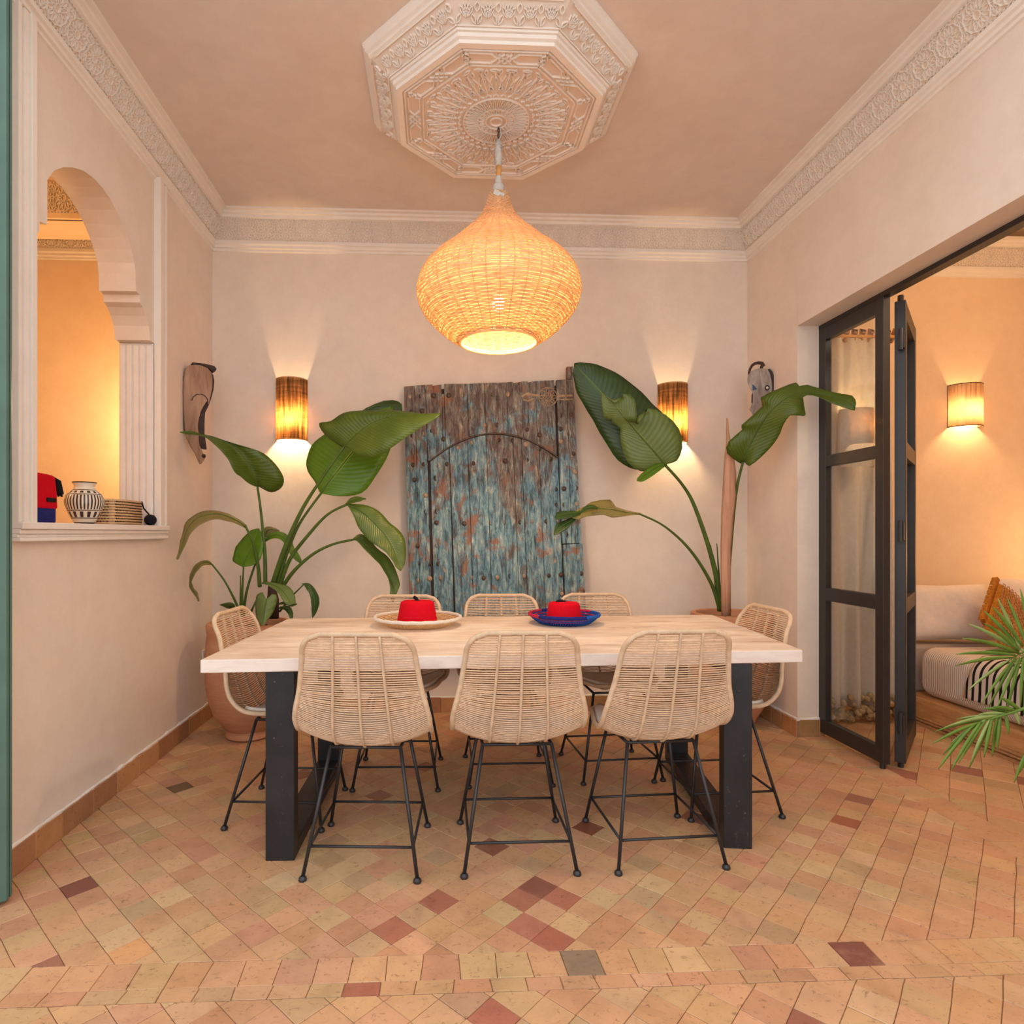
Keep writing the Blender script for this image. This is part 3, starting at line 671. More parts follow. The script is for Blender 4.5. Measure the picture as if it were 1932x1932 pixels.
lamp('left_room_light', (-1.86, 3.95, 1.95), 22, WARM2, .08)
lamp('left_room_fill_light', (-3.1, 2.5, 2.5), 14, WARM2, .1)  # added out of view to brighten the carved beam of the left room
# off-frame lamps, and the added left-room fill, get bodies
t = empty('table_lamp', (4.42, 4.05, .75), 0, 'warm globe lamp standing on the daybed corner, beyond the right frame edge', 'lamp')
b = MB(); b.sphere((0, 0, .3), .11, 20, 14); b.build('globe', emit('warm_globe', (1, .6, .28, 1), 3), t, smooth=True); b = MB(); b.lathe([(0, -.278), (.08, -.278), (.08, -.26), (.012, -.25), (.012, .2)], n=16); b.build('stand', M['black'], t)
t = empty('fill_light_globe', (-3.1, 2.5, 2.5), 0, 'small globe body for an added fill light in the left room, out of sight', 'pendant lamp')  # body made up for the added left-room fill light
b = MB(); b.sphere((0, 0, 0.1), .06, 14, 10); b.build('globe', M['bulb'], t, smooth=True); b = MB(); b.tube([(0, 0, .15), (0, 0, .9)], .004, 6); b.build('cord', M['black'], t)
t = empty('small_wall_lamp', (-1.86, 4.29, 1.95), 0, 'small warm lamp hidden behind the window jamb in the left room', 'lamp')
b = MB(); b.sphere((0, -.34, 0), .04, 14, 10); b.build('bulb', M['bulb'], t, smooth=True); b = MB(); b.tube([(0, 0, .06), (0, -.3, .06), (0, -.34, .04)], .008, 8); b.build('arm', M['black'], t)

# ------------------------------------------------------------------ antique painted door on the back wall
# drawn from the photograph in its own plane: x across, z down, 0.00093 m per unit
K = .000935
DO = Vector((-.235, YB-.055, 2.19))
door = empty('antique_door', (DO.x, DO.y, DO.z), 0, 'old studded wooden door with peeling blue and brown paint hung on the back wall', 'door')
door.rotation_euler = (math.radians(-1.5), math.radians(-1.6), 0)
def D(x, y, d=0): return ((x-162)*K, -d, -(y-185)*K)
MD = Matrix(((1, 0, 0, 0), (0, 0, -1, 0), (0, 1, 0, 0), (0, 0, 0, 1)))   # (u, v, h) -> (u, -h, v)
def board(poly, h0=0.0, h1=.028, name='plank', mat=None):
    b = MB(); b.prism([((x-162)*K, -(y-185)*K) for x, y in poly], h0, h1, MD); o = b.build(name, mat or M['doorwood'], door); bevel(o, .0018, 1); return o
BOT = 2130
def arch(x): # arch line of the central leaf
    t_ = (x-790)/465; return 543+190*abs(t_)**2.0 if abs(t_) < 1 else 735
board([(162, 196), (236, 192), (236, BOT), (162, BOT)], 0, .030); board([(238, 191), (314, 187), (314, BOT), (238, BOT)], 0, .030)
# top boards above the arch, broken edge on top
xs = [317, 428, 446, 612, 735, 893, 1000, 1100, 1236]; tops = [187, 185, 182, 184, 180, 178, 175, 172, 168]
for i in range(len(xs)-1):
    a, c = xs[i]+1, xs[i+1]-1
    if i == 1: 
        board([(a, 255), (c, 250), (c, arch(c)-6), (a, arch(a)-6)], 0, .024); continue
    low = [(a+(c-a)*k/6, arch(a+(c-a)*k/6)-6) for k in range(6, -1, -1)]
    top = [(a, tops[i]), (a+(c-a)*.4, tops[i]-3), (a+(c-a)*.45, tops[i]+7), (c, tops[i+1] if i != 0 else 186)] if i in (0, 5, 6) else [(a, tops[i]), (c, tops[i+1])]
    board(top+low, 0, .027)
board([(1250, 168), (1322, 165), (1322, 1340), (1254, 1340)], 0, .031); board([(1324, 165), (1372, 165), (1392, 1340), (1324, 1340)], 0, .031)
board([(1260, 1346), (1352, 1344), (1352, BOT), (1264, BOT)], 0, .036); board([(1354, 1344), (1398, 1344), (1412, BOT), (1354, BOT)], 0, .036)
board([(1326, 76), (1370, 74), (1370, 164), (1326, 164)], 0, .036, 'top_post')
for i, (a, c) in enumerate([(334, 470), (473, 600), (603, 733), (736, 925), (928, 985), (988, 1110), (1113, 1245)]):
    n = 8; top = [(a+(c-a)*k/n, max(arch(a+(c-a)*k/n)+7, 0)) for k in range(n+1)]
    board(top+[(c+12*(c > 470), BOT), (a+12*(a > 470), BOT)], 0, .018+.003*(i % 3))
b = MB(); b.prism([((x-162)*K, -(y-185)*K) for x, y in [(172, 215), (1362, 200), (1400, BOT-4), (172, BOT-4)]], -.012, .002, MD); b.build('backing', M['darkwood'], door)
# iron arch rib
b = MB(); b.tube([D(334+911*i/30, arch(334+911*i/30), .026) for i in range(31)], .0055, 6); b.build('arch_bead', M['iron'], door)
studs = []
for y in (270, 370, 455, 540, 640, 750, 860, 975, 1088, 1195, 1320, 1452, 1565, 1705, 1840, 1980): studs += [(205+(y-270)*.02, y+random.uniform(-8, 8), .031, 1), (282+(y-270)*.018, y+random.uniform(-6, 6), .031, 1)]
for y, l in ((265, (370, 478, 578, 690, 797, 902, 1028)),): studs += [(x, y, .028, 1.15) for x in l]
studs += [(x, y, .028, 1) for x, y in ((345, 630), (433, 575), (515, 535), (725, 485), (817, 483), (930, 495), (1030, 520), (1115, 560), (1207, 607), (352, 515))]
studs += [(x, y, .022, 1) for x, y in ((445, 700), (533, 640), (628, 605), (733, 588), (825, 588), (922, 595), (1015, 625), (1110, 660), (1190, 715))]
for y, l in ((745, (370, 448, 540, 637, 740, 828, 866, 930, 1022, 1112, 1190)), (1180, (465, 560, 660, 757, 850, 960, 1043, 1146, 1235)), (1562, (385, 505, 600, 690, 783, 877, 970, 1063, 1153, 1238)), (1950, (385, 505, 600, 690, 783, 877, 970, 1063, 1153, 1238))):
    studs += [(x, y+random.uniform(-6, 6)-(x-700)*.02*(y == 745), .022, 1) for x in l]
studs += [(368, y, .022, 1) for y in (850, 970, 1085, 1165, 1325, 1455, 1700, 1830)]+[(1222+(y-840)*.02, y, .022, 1) for y in (840, 950, 1060, 1300, 1438, 1697, 1830)]
for y in (320, 418, 515, 607, 700, 830, 945, 1060, 1280, 1438, 1555, 1685, 1830): studs += [(1262+(y-320)*.025, y+random.uniform(-8, 8), .033, 1), (1345+(y-320)*.03, y, .033, 1)]
sm = {}
for kk, mt in ((0, M['iron']), (1, M['paleiron'])):
    b = MB(); b.lathe([(.0145, 0), (.0135, .004), (.0095, .009), (.004, .0115), (0, .012)], n=10); o = b.build('stud', mt, smooth=True); sm[kk] = o.data; bpy.data.objects.remove(o)
for i, (x, y, h, s) in enumerate(studs):
    o = bpy.data.objects.new('stud', sm[0 if random.random() < .75 else 1]); C.objects.link(o); o.parent = door
    p = D(x+random.uniform(-3, 3), y, h-.002); o.location = p; o.rotation_euler = (PI/2, 0, random.uniform(0, 6)); k = s*random.uniform(1.0, 1.3); o.scale = (k, k, k)
# pierced iron hinge plate and its straps
hp = MB(); Mh = Matrix.Translation((((1185)-162)*K, -.028, -(290-185)*K)) @ MD; R = .062
hp.strip([(R*math.cos(2*PI*i/28), R*math.sin(2*PI*i/28)) for i in range(28)], .007, .006, Mh, True)
hp.strip([(R*.45*math.cos(2*PI*i/16), R*.45*math.sin(2*PI*i/16)) for i in range(16)], .006, .007, Mh, True)
for k in range(8):
    q = PI*k/4; hp.almond((R*.68*math.cos(q), R*.68*math.sin(q)), q, R*.6, R*.35, .006, .006, Mh, 3); hp.almond((R*.3*math.cos(q), R*.3*math.sin(q)), q+.5, R*.5, R*.2, .005, .007, Mh, 3)
hp.strip([(.06, .004), (.165, .008)], .022, .005, Mh); hp.strip([(.06, -.02), (.165, -.018)], .012, .005, Mh)
hp.build('hinge_plate', M['paleiron'], door)
hp = MB(); Mh = Matrix.Translation((((1040)-162)*K, -.028, -(285-185)*K)) @ MD; hp.strip([(-.04, .0), (-.01, .02), (.03, .012), (.08, .004)], .02, .005, Mh); hp.strip([(-.03, -.02), (.0, -.03), (.04, -.015)], .014, .005, Mh); hp.build('hinge_strap', M['paleiron'], door)

# ------------------------------------------------------------------ black-framed folding glass doors
FX0, FX1 = 2.285, 2.335
t = empty('door_1', (2.31, 3.24, 0)); t['kind'] = 'structure'
def part(name, a, bb, mat, par, off=None, bv=.0015):
    b = MB(); b.box(a, bb); o = b.build(name, mat, par); 
    if bv: bevel(o, bv, 1)
    return o
def L(o_, y): return y-3.24
part('stile', (-.05, 3.475-3.24, .03), (-.012, 3.538-3.24, 2.42), M['frame'], t)
part('stile', (-.05, 3.010-3.24, .03), (-.012, 3.068-3.24, 2.42), M['frame'], t)
for z0, z1 in ((.03, .11), (.815, .89), (1.60, 1.665), (2.345, 2.42)): part('rail', (-.049, 3.068-3.24, z0), (-.013, 3.475-3.24, z1), M['frame'], t)
for z0, z1 in ((.11, .815), (.89, 1.60), (1.665, 2.345)): part('glass_pane', (-.034, 3.066-3.24, z0-.003), (-.028, 3.477-3.24, z1+.003), M['glass'], t, bv=0)
b = MB(); b.tube([(-.03, 3.04-3.24, .035), (-.03, 3.04-3.24, 0)], .014, 10); b.build('floor_pivot', M['frame'], t)
b = MB(); b.box((2.26, .76, 2.42), (2.31, 3.538, OH-.001)); struct('door_track', b, M['frame'])
# second leaf, folded back into the side room
P0 = Vector((2.365, 3.03, 0)); P1 = Vector((2.775, 3.47, 0)); dd = (P1-P0); LW = dd.length; ang = math.atan2(dd.y, dd.x)
t = empty('door_2', P0, ang); t['kind'] = 'structure'
part('stile', (0, -.024, .03), (.062, .024, 2.405), M['frame'], t); part('stile', (LW-.062, -.024, .03), (LW, .024, 2.405), M['frame'], t)
for z0, z1 in ((.03, .13), (.79, .87), (1.605, 1.685), (2.32, 2.405)): part('rail', (.062, -.023, z0), (LW-.062, .023, z1), M['frame'], t)
for z0, z1 in ((.13, .79), (.87, 1.605), (1.685, 2.32)): part('glass_pane', (.06, -.003, z0-.003), (LW-.06, .003, z1+.003), M['glass'], t, bv=0)
for z in (.24, 1.22, 2.2):
    b = MB(); b.tube([(-.028, -.004, z-.055), (-.028, -.004, z+.055)], .011, 10); b.box((-.03, -.02, z-.045), (.004, -.016, z+.045)); b.build('hinge', M['chairleg'], t)
b = MB(); b.tube([(.03, 0, .03), (.03, 0, 0)], .014, 8); b.tube([(LW-.03, 0, .03), (LW-.03, 0, 0)], .014, 8); b.build('caster', M['frame'], t)
b = MB(); b.tube([(.03, 0, 2.40), (.03, 0, 2.44)], .014, 8); b.build('top_pivot', M['frame'], t)

# green painted door leaf at the left edge of the room
t = empty('door_3', (-1.409, 2.064, 0), math.radians(208)); t['kind'] = 'structure'
part('leaf_board', (0, -.02, .012), (.55, .022, 3.3), M['green'], t, bv=.006); 
part('edge_bead', (-.006, -.012, .02), (.0, .012, 3.28), M['green'], t, bv=.003)
for z0, z1 in ((.12, 1.0), (1.12, 2.1), (2.2, 3.15)): part('raised_panel', (.09, .022, z0), (.46, .03, z1), M['green'], t, bv=.006)

# curtain with pompom hem in the side room, behind the fixed glass
cu = empty('curtain', (2.60, 3.80, 0), 0, 'sheer pale curtain with woolly pompom hem behind the glass door', 'curtain')
b = MB(); n = 90; rowz = 26; vs = []
for j in range(rowz+1):
    z = 2.46-j*(2.46-.10)/rowz; f = j/rowz
    for i in range(n+1):
        u = i/n; wd = .40+.14*f; x = -.11-.07*f+u*wd; y = .026*math.sin(u*2*PI*4+.4*math.sin(f*4))*(0.4+f*.9)+.012*math.sin(u*31+f*3)
        vs.append((x, y, z))
b.add(vs, [(j*(n+1)+i, j*(n+1)+i+1, (j+1)*(n+1)+i+1, (j+1)*(n+1)+i) for j in range(rowz) for i in range(n)])
o = b.build('fabric', M['curtain'], cu, smooth=True, fixn=False); solid(o, .002)
b = MB()
for k in range(170):
    u = random.random(); b.sphere((-.20+u*.60, random.uniform(-.06, .05), .03+random.random()**1.3*.14), random.uniform(.014, .022), 7, 5)
o = b.build('pompom_hem', M['pompom'], cu, smooth=True); o['kind'] = 'stuff'
b = MB(); b.tube([(-.16, 0, 2.475), (.36, 0, 2.475)], .012, 8); b.build('curtain_rod', M['bamboo'], cu)
b = MB()
for k in range(9): b.tube([(-.10+k*.055, -.012, 2.49), (-.10+k*.055, .0, 2.52), (-.09+k*.05, .01, 2.44)], [.014, .022, .012], 6)
b.build('gathered_heading', M['rope'], cu, smooth=True)
# hidden-in-glass white uplight in front of the curtain
t = empty('white_uplight', (2.60, 3.71, 1.62), 0, 'white half-round uplight seen through the upper glass pane before the curtain', 'wall lamp')
b = MB(); b.lathe([(.10, 0), (.10, .36)], n=24, a0=PI, a1=2*PI); o = b.build('shade', M['pad'], t, smooth=True, fixn=False); solid(o, .006)
b = MB(); b.box((-.1, -.002, .02), (.1, .012, .34)); b.build('back_plate', M['pad'], t)
b = MB(); b.sphere((0, -.04, .25), .02, 10, 8); b.build('bulb', M['bulb'], t); lamp('uplight', (2.60, 3.65, 1.93), 1.5, WARM, .02)

# ------------------------------------------------------------------ dining table
tb = empty('dining_table', (.3, 2.75, 0), 0, 'long whitewashed wooden dining table on black steel frames', 'table')
TC = [(-.850, 2.207), (1.400, 2.290), (1.505, 3.300), (-.797, 3.255)]
I4 = Matrix.Translation((-.3, -2.75, 0))
b = MB(); b.prism(TC, .712, .760, I4); o = b.build('tabletop', M['tabletop'], tb); o.data.materials.append(M['tableedge'])
for p in o.data.polygons:
    if abs(p.normal.z) < .5: p.material_index = 1
bevel(o, .004, 2)
def steel(name, x0, x1, y0, y1):
    tr = MB()
    def q(x, y, z): return (x-.3, y-2.75, z)
    # front upright, rear upright, floor bar, top bar
    def bar(a, c, hw, dz0, dz1):
        d = Vector((c[0]-a[0], c[1]-a[1], 0)).normalized(); nx = Vector((d.y, -d.x, 0))*hw; vs = []
        for p in (a, c):
            for s in (-1, 1):
                for z in (dz0, dz1): vs.append((p[0]+nx.x*s-.3, p[1]+nx.y*s-2.75, z))
        m = MB(); m.add(vs, [(0, 1, 3, 2), (4, 6, 7, 5), (0, 4, 5, 1), (2, 3, 7, 6), (0, 2, 6, 4), (1, 5, 7, 3)]); return m
    d = Vector((x1-x0, y1-y0)).normalized()*.055
    for nm, a, c, z0, z1 in (('leg', (x0, y0), (x0+d.x, y0+d.y), 0.001, .711), ('leg', (x1-d.x, y1-d.y), (x1, y1), 0.001, .711), ('floor_bar', (x0+d.x, y0+d.y), (x1-d.x, y1-d.y), .001, .052), ('top_bar', (x0+d.x, y0+d.y), (x1-d.x, y1-d.y), .665, .711)):
        o = bar(a, c, .053, z0, z1).build(nm, M['black'], tb); bevel(o, .002, 1)
steel('frame', -.588, -.565, 2.277, 3.19); steel('frame', 1.143, 1.262, 2.287, 3.215)

# ------------------------------------------------------------------ rattan chairs
CL = [(-.262, .868, 0), (-.247, .80, 0), (-.222, .70, 0), (-.196, .60, 0), (-.175, .53, 0), (-.148, .475, 0), (-.105, .440, 0), (-.04, .428, 0), (.05, .430, 0), (.13, .440, 0), (.20, .455, 0)]
CLs = crom(CL, 10); cl = [0]
for i in range(1, len(CLs)): cl.append(cl[-1]+math.hypot(CLs[i][0]-CLs[i-1][0], CLs[i][1]-CLs[i-1][1]))
CT = cl[-1]
def cline(v):
    s = v*CT; i = 1
    while i < len(cl)-1 and cl[i] < s: i += 1
    f = (s-cl[i-1])/(cl[i]-cl[i-1]); f = min(1, max(0, f)); return tuple(a+(c-a)*f for a, c in zip(CLs[i-1], CLs[i]))
def sm(a, b_, x): t_ = min(1, max(0, (x-a)/(b_-a))); return t_*t_*(3-2*t_)
def width(v):
    w_ = .186+(.240-.186)*min(1, v/.50)**1.1-.050*sm(.60, 1.0, v)
    return w_
def rimw(v):
    w_ = width(v); r = .10
    if v < .085: w_ *= .66+.34*math.sqrt(max(0, 1-(1-v/.085)**2))
    if v > 1-r: w_ *= .70+.30*math.sqrt(max(0, 1-((v-1+r)/r)**2))
    return w_
def shell(x, v):
    y, z, _ = cline(v); q = (abs(x)/width(v))**2.2
    yb = .022*sm(0, .12, v)*(1-sm(.25, .5, v)); zb = .058*sm(.22, .50, v)*(1-.35*sm(.8, 1, v))
    yf = 0
    return (x, y+q*(yb+yf*.4), z+q*zb)
def make_chair():
    ch = empty('rattan_chair')
    # rim
    pts = []
    N = 60
    rimf = [(shell(rimw(i/N), i/N)) for i in range(N+1)]; left = [(-p[0], p[1], p[2]) for p in rimf]
    loop = rimf+left[::-1]
    b = MB(); b.tube(loop, .0098, 8, True); b.build('rim', M['rattanrim'], ch, smooth=True)
    b = MB()
    for r0 in (0.0, ):
        for v0 in (0.012, ):
            w0 = rimw(v0)
    nrow = 88
    for j in range(1, nrow):
        v = j/nrow; wv = rimw(v)-.004; seg = 12; jt = random.uniform(-.0008, .0008)
        p = [shell(-wv+2*wv*i/seg, min(1, max(0, v+random.uniform(-.0006, .0006)))) for i in range(seg+1)]
        # strands sag slightly between the ribs
        p = [(a, b__, c_+jt) for a, b__, c_ in p]
        b.tube(p, .0027, 4, cap=False)
    o = b.build('woven_strands', M['rattan'], ch, smooth=True); o['kind'] = 'stuff'
    for k in (-.5, 0, .5):
        b = MB(); pp = []
        for i in range(41):
            v = .004+i/40*.99; x = k*width(v)*.86; q = shell(x, v); q2 = shell(x, min(1, v+.01)); ty, tz = q2[1]-q[1], q2[2]-q[2]; l_ = math.hypot(ty, tz) or 1
            pp.append((q[0], q[1]-tz/l_*-.004, q[2]+ty/l_*-.004))
        b.tube(pp, .0055, 6); nb = 46
        for i in range(nb):
            v = .015+i/nb*.97; q = shell(k*width(v)*.86, v); b.sphere((q[0], q[1], q[2]), .0072, 6, 4, (1, .9, .42))
        b.build('rib', M['rattanrim'], ch, smooth=True)
    # seat pad
    b = MB(); n = 14; vs = []; fs = []
    for j in range(n+1):
        for i in range(n+1):
            v = .60+.385*j/n; u = -1+2*i/n; x = u*(rimw(v)-.012)*(1-.05*(abs(2*j/n-1)**6)); q = shell(x, v); vs.append((q[0], q[1], q[2]+.018))
    for j in range(n):
        for i in range(n): fs.append((j*(n+1)+i, j*(n+1)+i+1, (j+1)*(n+1)+i+1, (j+1)*(n+1)+i))
    b.add(vs, fs); o = b.build('seat_pad', M['pad'], ch, smooth=True, fixn=False); solid(o, .016)
    # steel rods: legs, top ring, stretchers
    top = {}; foot = {}
    for sx in (-1, 1):
        for sy in (-1, 1):
            top[(sx, sy)] = Vector((sx*.128, sy*.115+.02, .430 if sy < 0 else .422)); foot[(sx, sy)] = Vector((sx*.200, sy*.200, 0))
            b = MB(); f = foot[(sx, sy)]; b.tube([top[(sx, sy)], f+Vector((0, 0, .012))], .0068, 8); b.lathe([(0, 0), (.013, 0), (.015, .004), (.013, .012), (.007, .017)], (f.x, f.y, 0.0005), 12); b.build('leg', M['chairleg'], ch, smooth=True)
    def onleg(k, z): a = top[k]; f = foot[k]; s = (z)/(a.z); return f+(a-f)*s
    ks = [(-1, -1), (1, -1), (1, 1), (-1, 1)]
    for i in range(4):
        b = MB(); b.tube([onleg(ks[i], .108), onleg(ks[(i+1) % 4], .108)], .0052, 8); b.build('stretcher', M['chairleg'], ch, smooth=True)
        b = MB(); b.tube([top[ks[i]], top[ks[(i+1) % 4]]], .006, 8); b.build('seat_rail', M['chairleg'], ch, smooth=True)
    return ch
ch0 = make_chair()
G = 'rattan chairs around the dining table'
chairs = [(-.262, 2.33, -4, 'rattan chair on the near side, back to the viewer, leftmost of three'),
          (.287, 2.337, 0, 'rattan chair on the near side, back to the viewer, middle of three'),
          (.823, 2.343, 3, 'rattan chair on the near side, back to the viewer, rightmost of three'),
          (-.200, 3.068, 178, 'rattan chair on the far side of the table, behind the white-rimmed basket tray'),
          (.340, 3.088, 180, 'rattan chair on the far side of the table, before the old painted door'),
          (.877, 3.115, 184, 'rattan chair on the far side of the table, behind the blue and red basket tray'),
          (-.660, 2.71, -95, 'rattan chair at the left end of the table in front of the leafy plant pot'),
          (1.248, 2.72, 92, 'rattan chair at the right end of the table in front of the right plant pot')]
for i, (x, y, a, lb) in enumerate(chairs):
    c_ = ch0 if i == 0 else dup(ch0); c_.location = (x, y, 0); c_.rotation_euler = (0, 0, math.radians(a)); tag(c_, lb, 'chair', G)

# ------------------------------------------------------------------ basket trays and felt hats on the table
def tray(name, x, y, R, H, label, rimmats, coils, sx=1):
    t = empty(name, (x, y, .7605), 0, label, 'basket tray'); Rb = R*.70
    def ring(r, z, rad, mat, nm, a0=0, a1=2*PI):
        b = MB(); full = a1-a0 > 6.28; n = 64 if full else max(6, int(64*(a1-a0)/6.28)); b.tube([(r*math.cos(a0+(a1-a0)*i/n), r*math.sin(a0+(a1-a0)*i/n), z+.002*math.sin(i*1.9)*.4) for i in range(n+(0 if full else 1))], rad, 8, full); b.build(nm, mat, t, smooth=True)
    b = MB(); b.lathe([(0, .002), (Rb, .002), (Rb, .010), (0, .010)], n=48); b.build('base', coils[0], t)
    nc = 6
    for k in range(nc):
        f = (k+.3)/nc; r = Rb+(R-Rb)*f**.8; z = .008+(H-.014)*f; ring(r, z, H/nc*.42, coils[k % len(coils)], 'coil')
    a0 = 0
    for k, (frac, mt) in enumerate(rimmats): ring(R, H-.004, .0085, mt, 'rim', a0, a0+2*PI*frac) ; a0 += 2*PI*frac
    b = MB()
    for k in range(72):
        q = 2*PI*k/72; b.tube([(r*math.cos(q+.05*s), r*math.sin(q+.05*s), z) for s, (r, z) in enumerate([(Rb+.006, .004), (Rb+(R-Rb)*.55+.003, H*.45), (R+.002, H-.008)])], .0024, 4)
    b.build('weave_stakes', coils[-1] if len(coils) > 1 else coils[0], t)
    return t
tray('basket_tray', -.105, 3.005-.02, .208, .044, 'round natural basket tray with white wrapped rim on the table', [(1.0, M['whiteyarn'])], [M['straw']])
tray('basket_tray', .622, 3.02, .172, .050, 'round blue and red woven basket tray on the table', [(.07, M['blue']), (.09, M['crimson']), (.10, M['blue']), (.08, M['navy']), (.26, M['crimson']), (.22, M['navy']), (.18, M['blue'])], [M['navy'], M['navy'], M['crimson'], M['blue'], M['crimson'], M['blue']])
def fez(x, y, z, rb, rt, h, label, tilt):
    t = empty('felt_hat', (x, y, z), 0, label, 'hat')
    b = MB(); b.lathe([(rb-.004, .0), (rb, .001), (rb-.001, .006), (rt+.002, h-.014), (rt-.002, h-.005), (rt-.010, h), (rt*.5, h+.002), (0, h+.002)], n=48); b.build('crown', M['red'], t, smooth=True)
    b = MB(); b.tube([(0, 0, h), (-.004, 0, h+.010), (-.014, 0, h+.018), (-.02, 0, h+.012)] if tilt else [(0, 0, h), (-.012, -.004, h+.006), (-.03, -.006, h+.005), (-.044, -.01, h+.002)], [.007, .009, .009, .004], 8); b.sphere((0, 0, h+.002), .011, 8, 6, (1.2, 1, .5)); b.build('tassel_stub', M['blackyarn'], t, smooth=True)
fez(-.108, 2.985, .7715, .100, .081, .108, 'red felt fez hat standing in the white-rimmed basket tray', True)
fez(.622, 3.02, .7715, .090, .076, .094, 'red felt fez hat standing in the blue and red basket tray', False)

# ------------------------------------------------------------------ things on the window sill
SZ = WB+.0005
b = MB(); b.lathe([(0, 0), (.038, 0), (.041, .006), (.062, .045), (.077, .085), (.0795, .105), (.072, .13), (.052, .150), (.042, .160), (.041, .175), (.049, .187), (.048, .190), (.043, .190), (.038, .178), (.038, .158), (0, .158)], n=48)
o = b.build('striped_vase', M['vase'], smooth=True); o.location = (-1.60, 2.825, SZ); tag(o, 'small glazed jar with dark stripes and bands on the window sill', 'vase')
t = empty('felt_bag', (-1.615, 2.50, SZ), 0, 'red and blue felt bag with black tassel at the left of the window sill', 'bag')
b = MB(); b.box((-.045, -.115, .0), (.045, .075, .075)); bevel(b.build('blue_body', M['navy'], t), .008)
b = MB(); b.prism([(-.118, .058), (.078, .058), (.074, .12), (.062, .188), (.03, .196), (-.118, .200)], -.05, .05, Matrix(((0, 0, 1, 0), (1, 0, 0, 0), (0, 1, 0, 0), (0, 0, 0, 1)))); bevel(b.build('red_flap', M['red'], t), .008)
b = MB(); b.box((.049, .0, .085), (.056, .058, .102)); bevel(b.build('strap_loop', M['blackyarn'], t), .003)
b = MB()
for k in range(16):
    a = random.uniform(-.02, .02); b.tube([(.02+a, .05, .192), (.03+a, .085+random.uniform(-.01, .01), .175), (.03+a, .105+random.uniform(-.012, .012), .10+random.uniform(0, .03))], .0035, 5)
b.build('tassel', M['blackyarn'], t)
t = empty('woven_box', (-1.605, 3.085, SZ), 0, 'low woven palm box basket behind the striped vase on the sill', 'basket')
b = MB(); b.box((-.072, -.145, .002), (.072, .115, .122)); bevel(b.build('inner_box', M['straw'], t), .01)
b = MB()
for k in range(9):
    z = .008+k*.0135
    b.tube([(.075, -.145, z), (.078, -.05, z+.001), (.075, .11, z), (.06, .118, z), (-.06, .118, z), (-.075, .11, z), (-.075, -.145, z), (-.06, -.15, z), (.06, -.15, z)], .0062, 6, True)
b.build('plaited_row', M['straw'], t, smooth=True)
b = MB()
for k in range(8):
    for i in range(18): b.sphere((.0800, -.14+i*.0145+(k % 2)*.006, .015+k*.0135), .0044, 5, 4, (.9, .85, .9))
for k in range(8):
    for i in range(8): b.sphere((-.055+i*.0145+(k % 2)*.006, -.1525, .015+k*.0135), .0042, 5, 4, (.85, .9, .9))
b.build('dark_gaps', M['darkwood'], t)['kind'] = 'stuff'
t = empty('black_pompom', (-1.512, 3.262, SZ+.029), 0, 'black yarn pompom beside the woven box on the sill', 'pompom')
b = MB(); b.sphere((0, 0, 0), .030, 16, 12, (1, 1.05, .95)); o = b.build('yarn_ball', M['blackyarn'], t, smooth=True)
b = MB(); b.tube([(0, 0, .02), (-.025, -.02, .06), (-.03, -.03, .095)], .004, 6); b.build('cord', M['blackyarn'], t)

# small wall socket low on the left wall
t = empty('wall_socket', (XL, 3.985, .425), 0, 'small white electrical socket low on the left wall behind the chair', 'socket')
part('face_plate', (-.002, -.04, -.04), (.010, .04, .04), M['plastic'], t, bv=.003); b = MB(); b.tube([(.008, 0, 0), (.012, 0, 0)], .02, 14); b.build('socket_well', M['darkwood'], t)

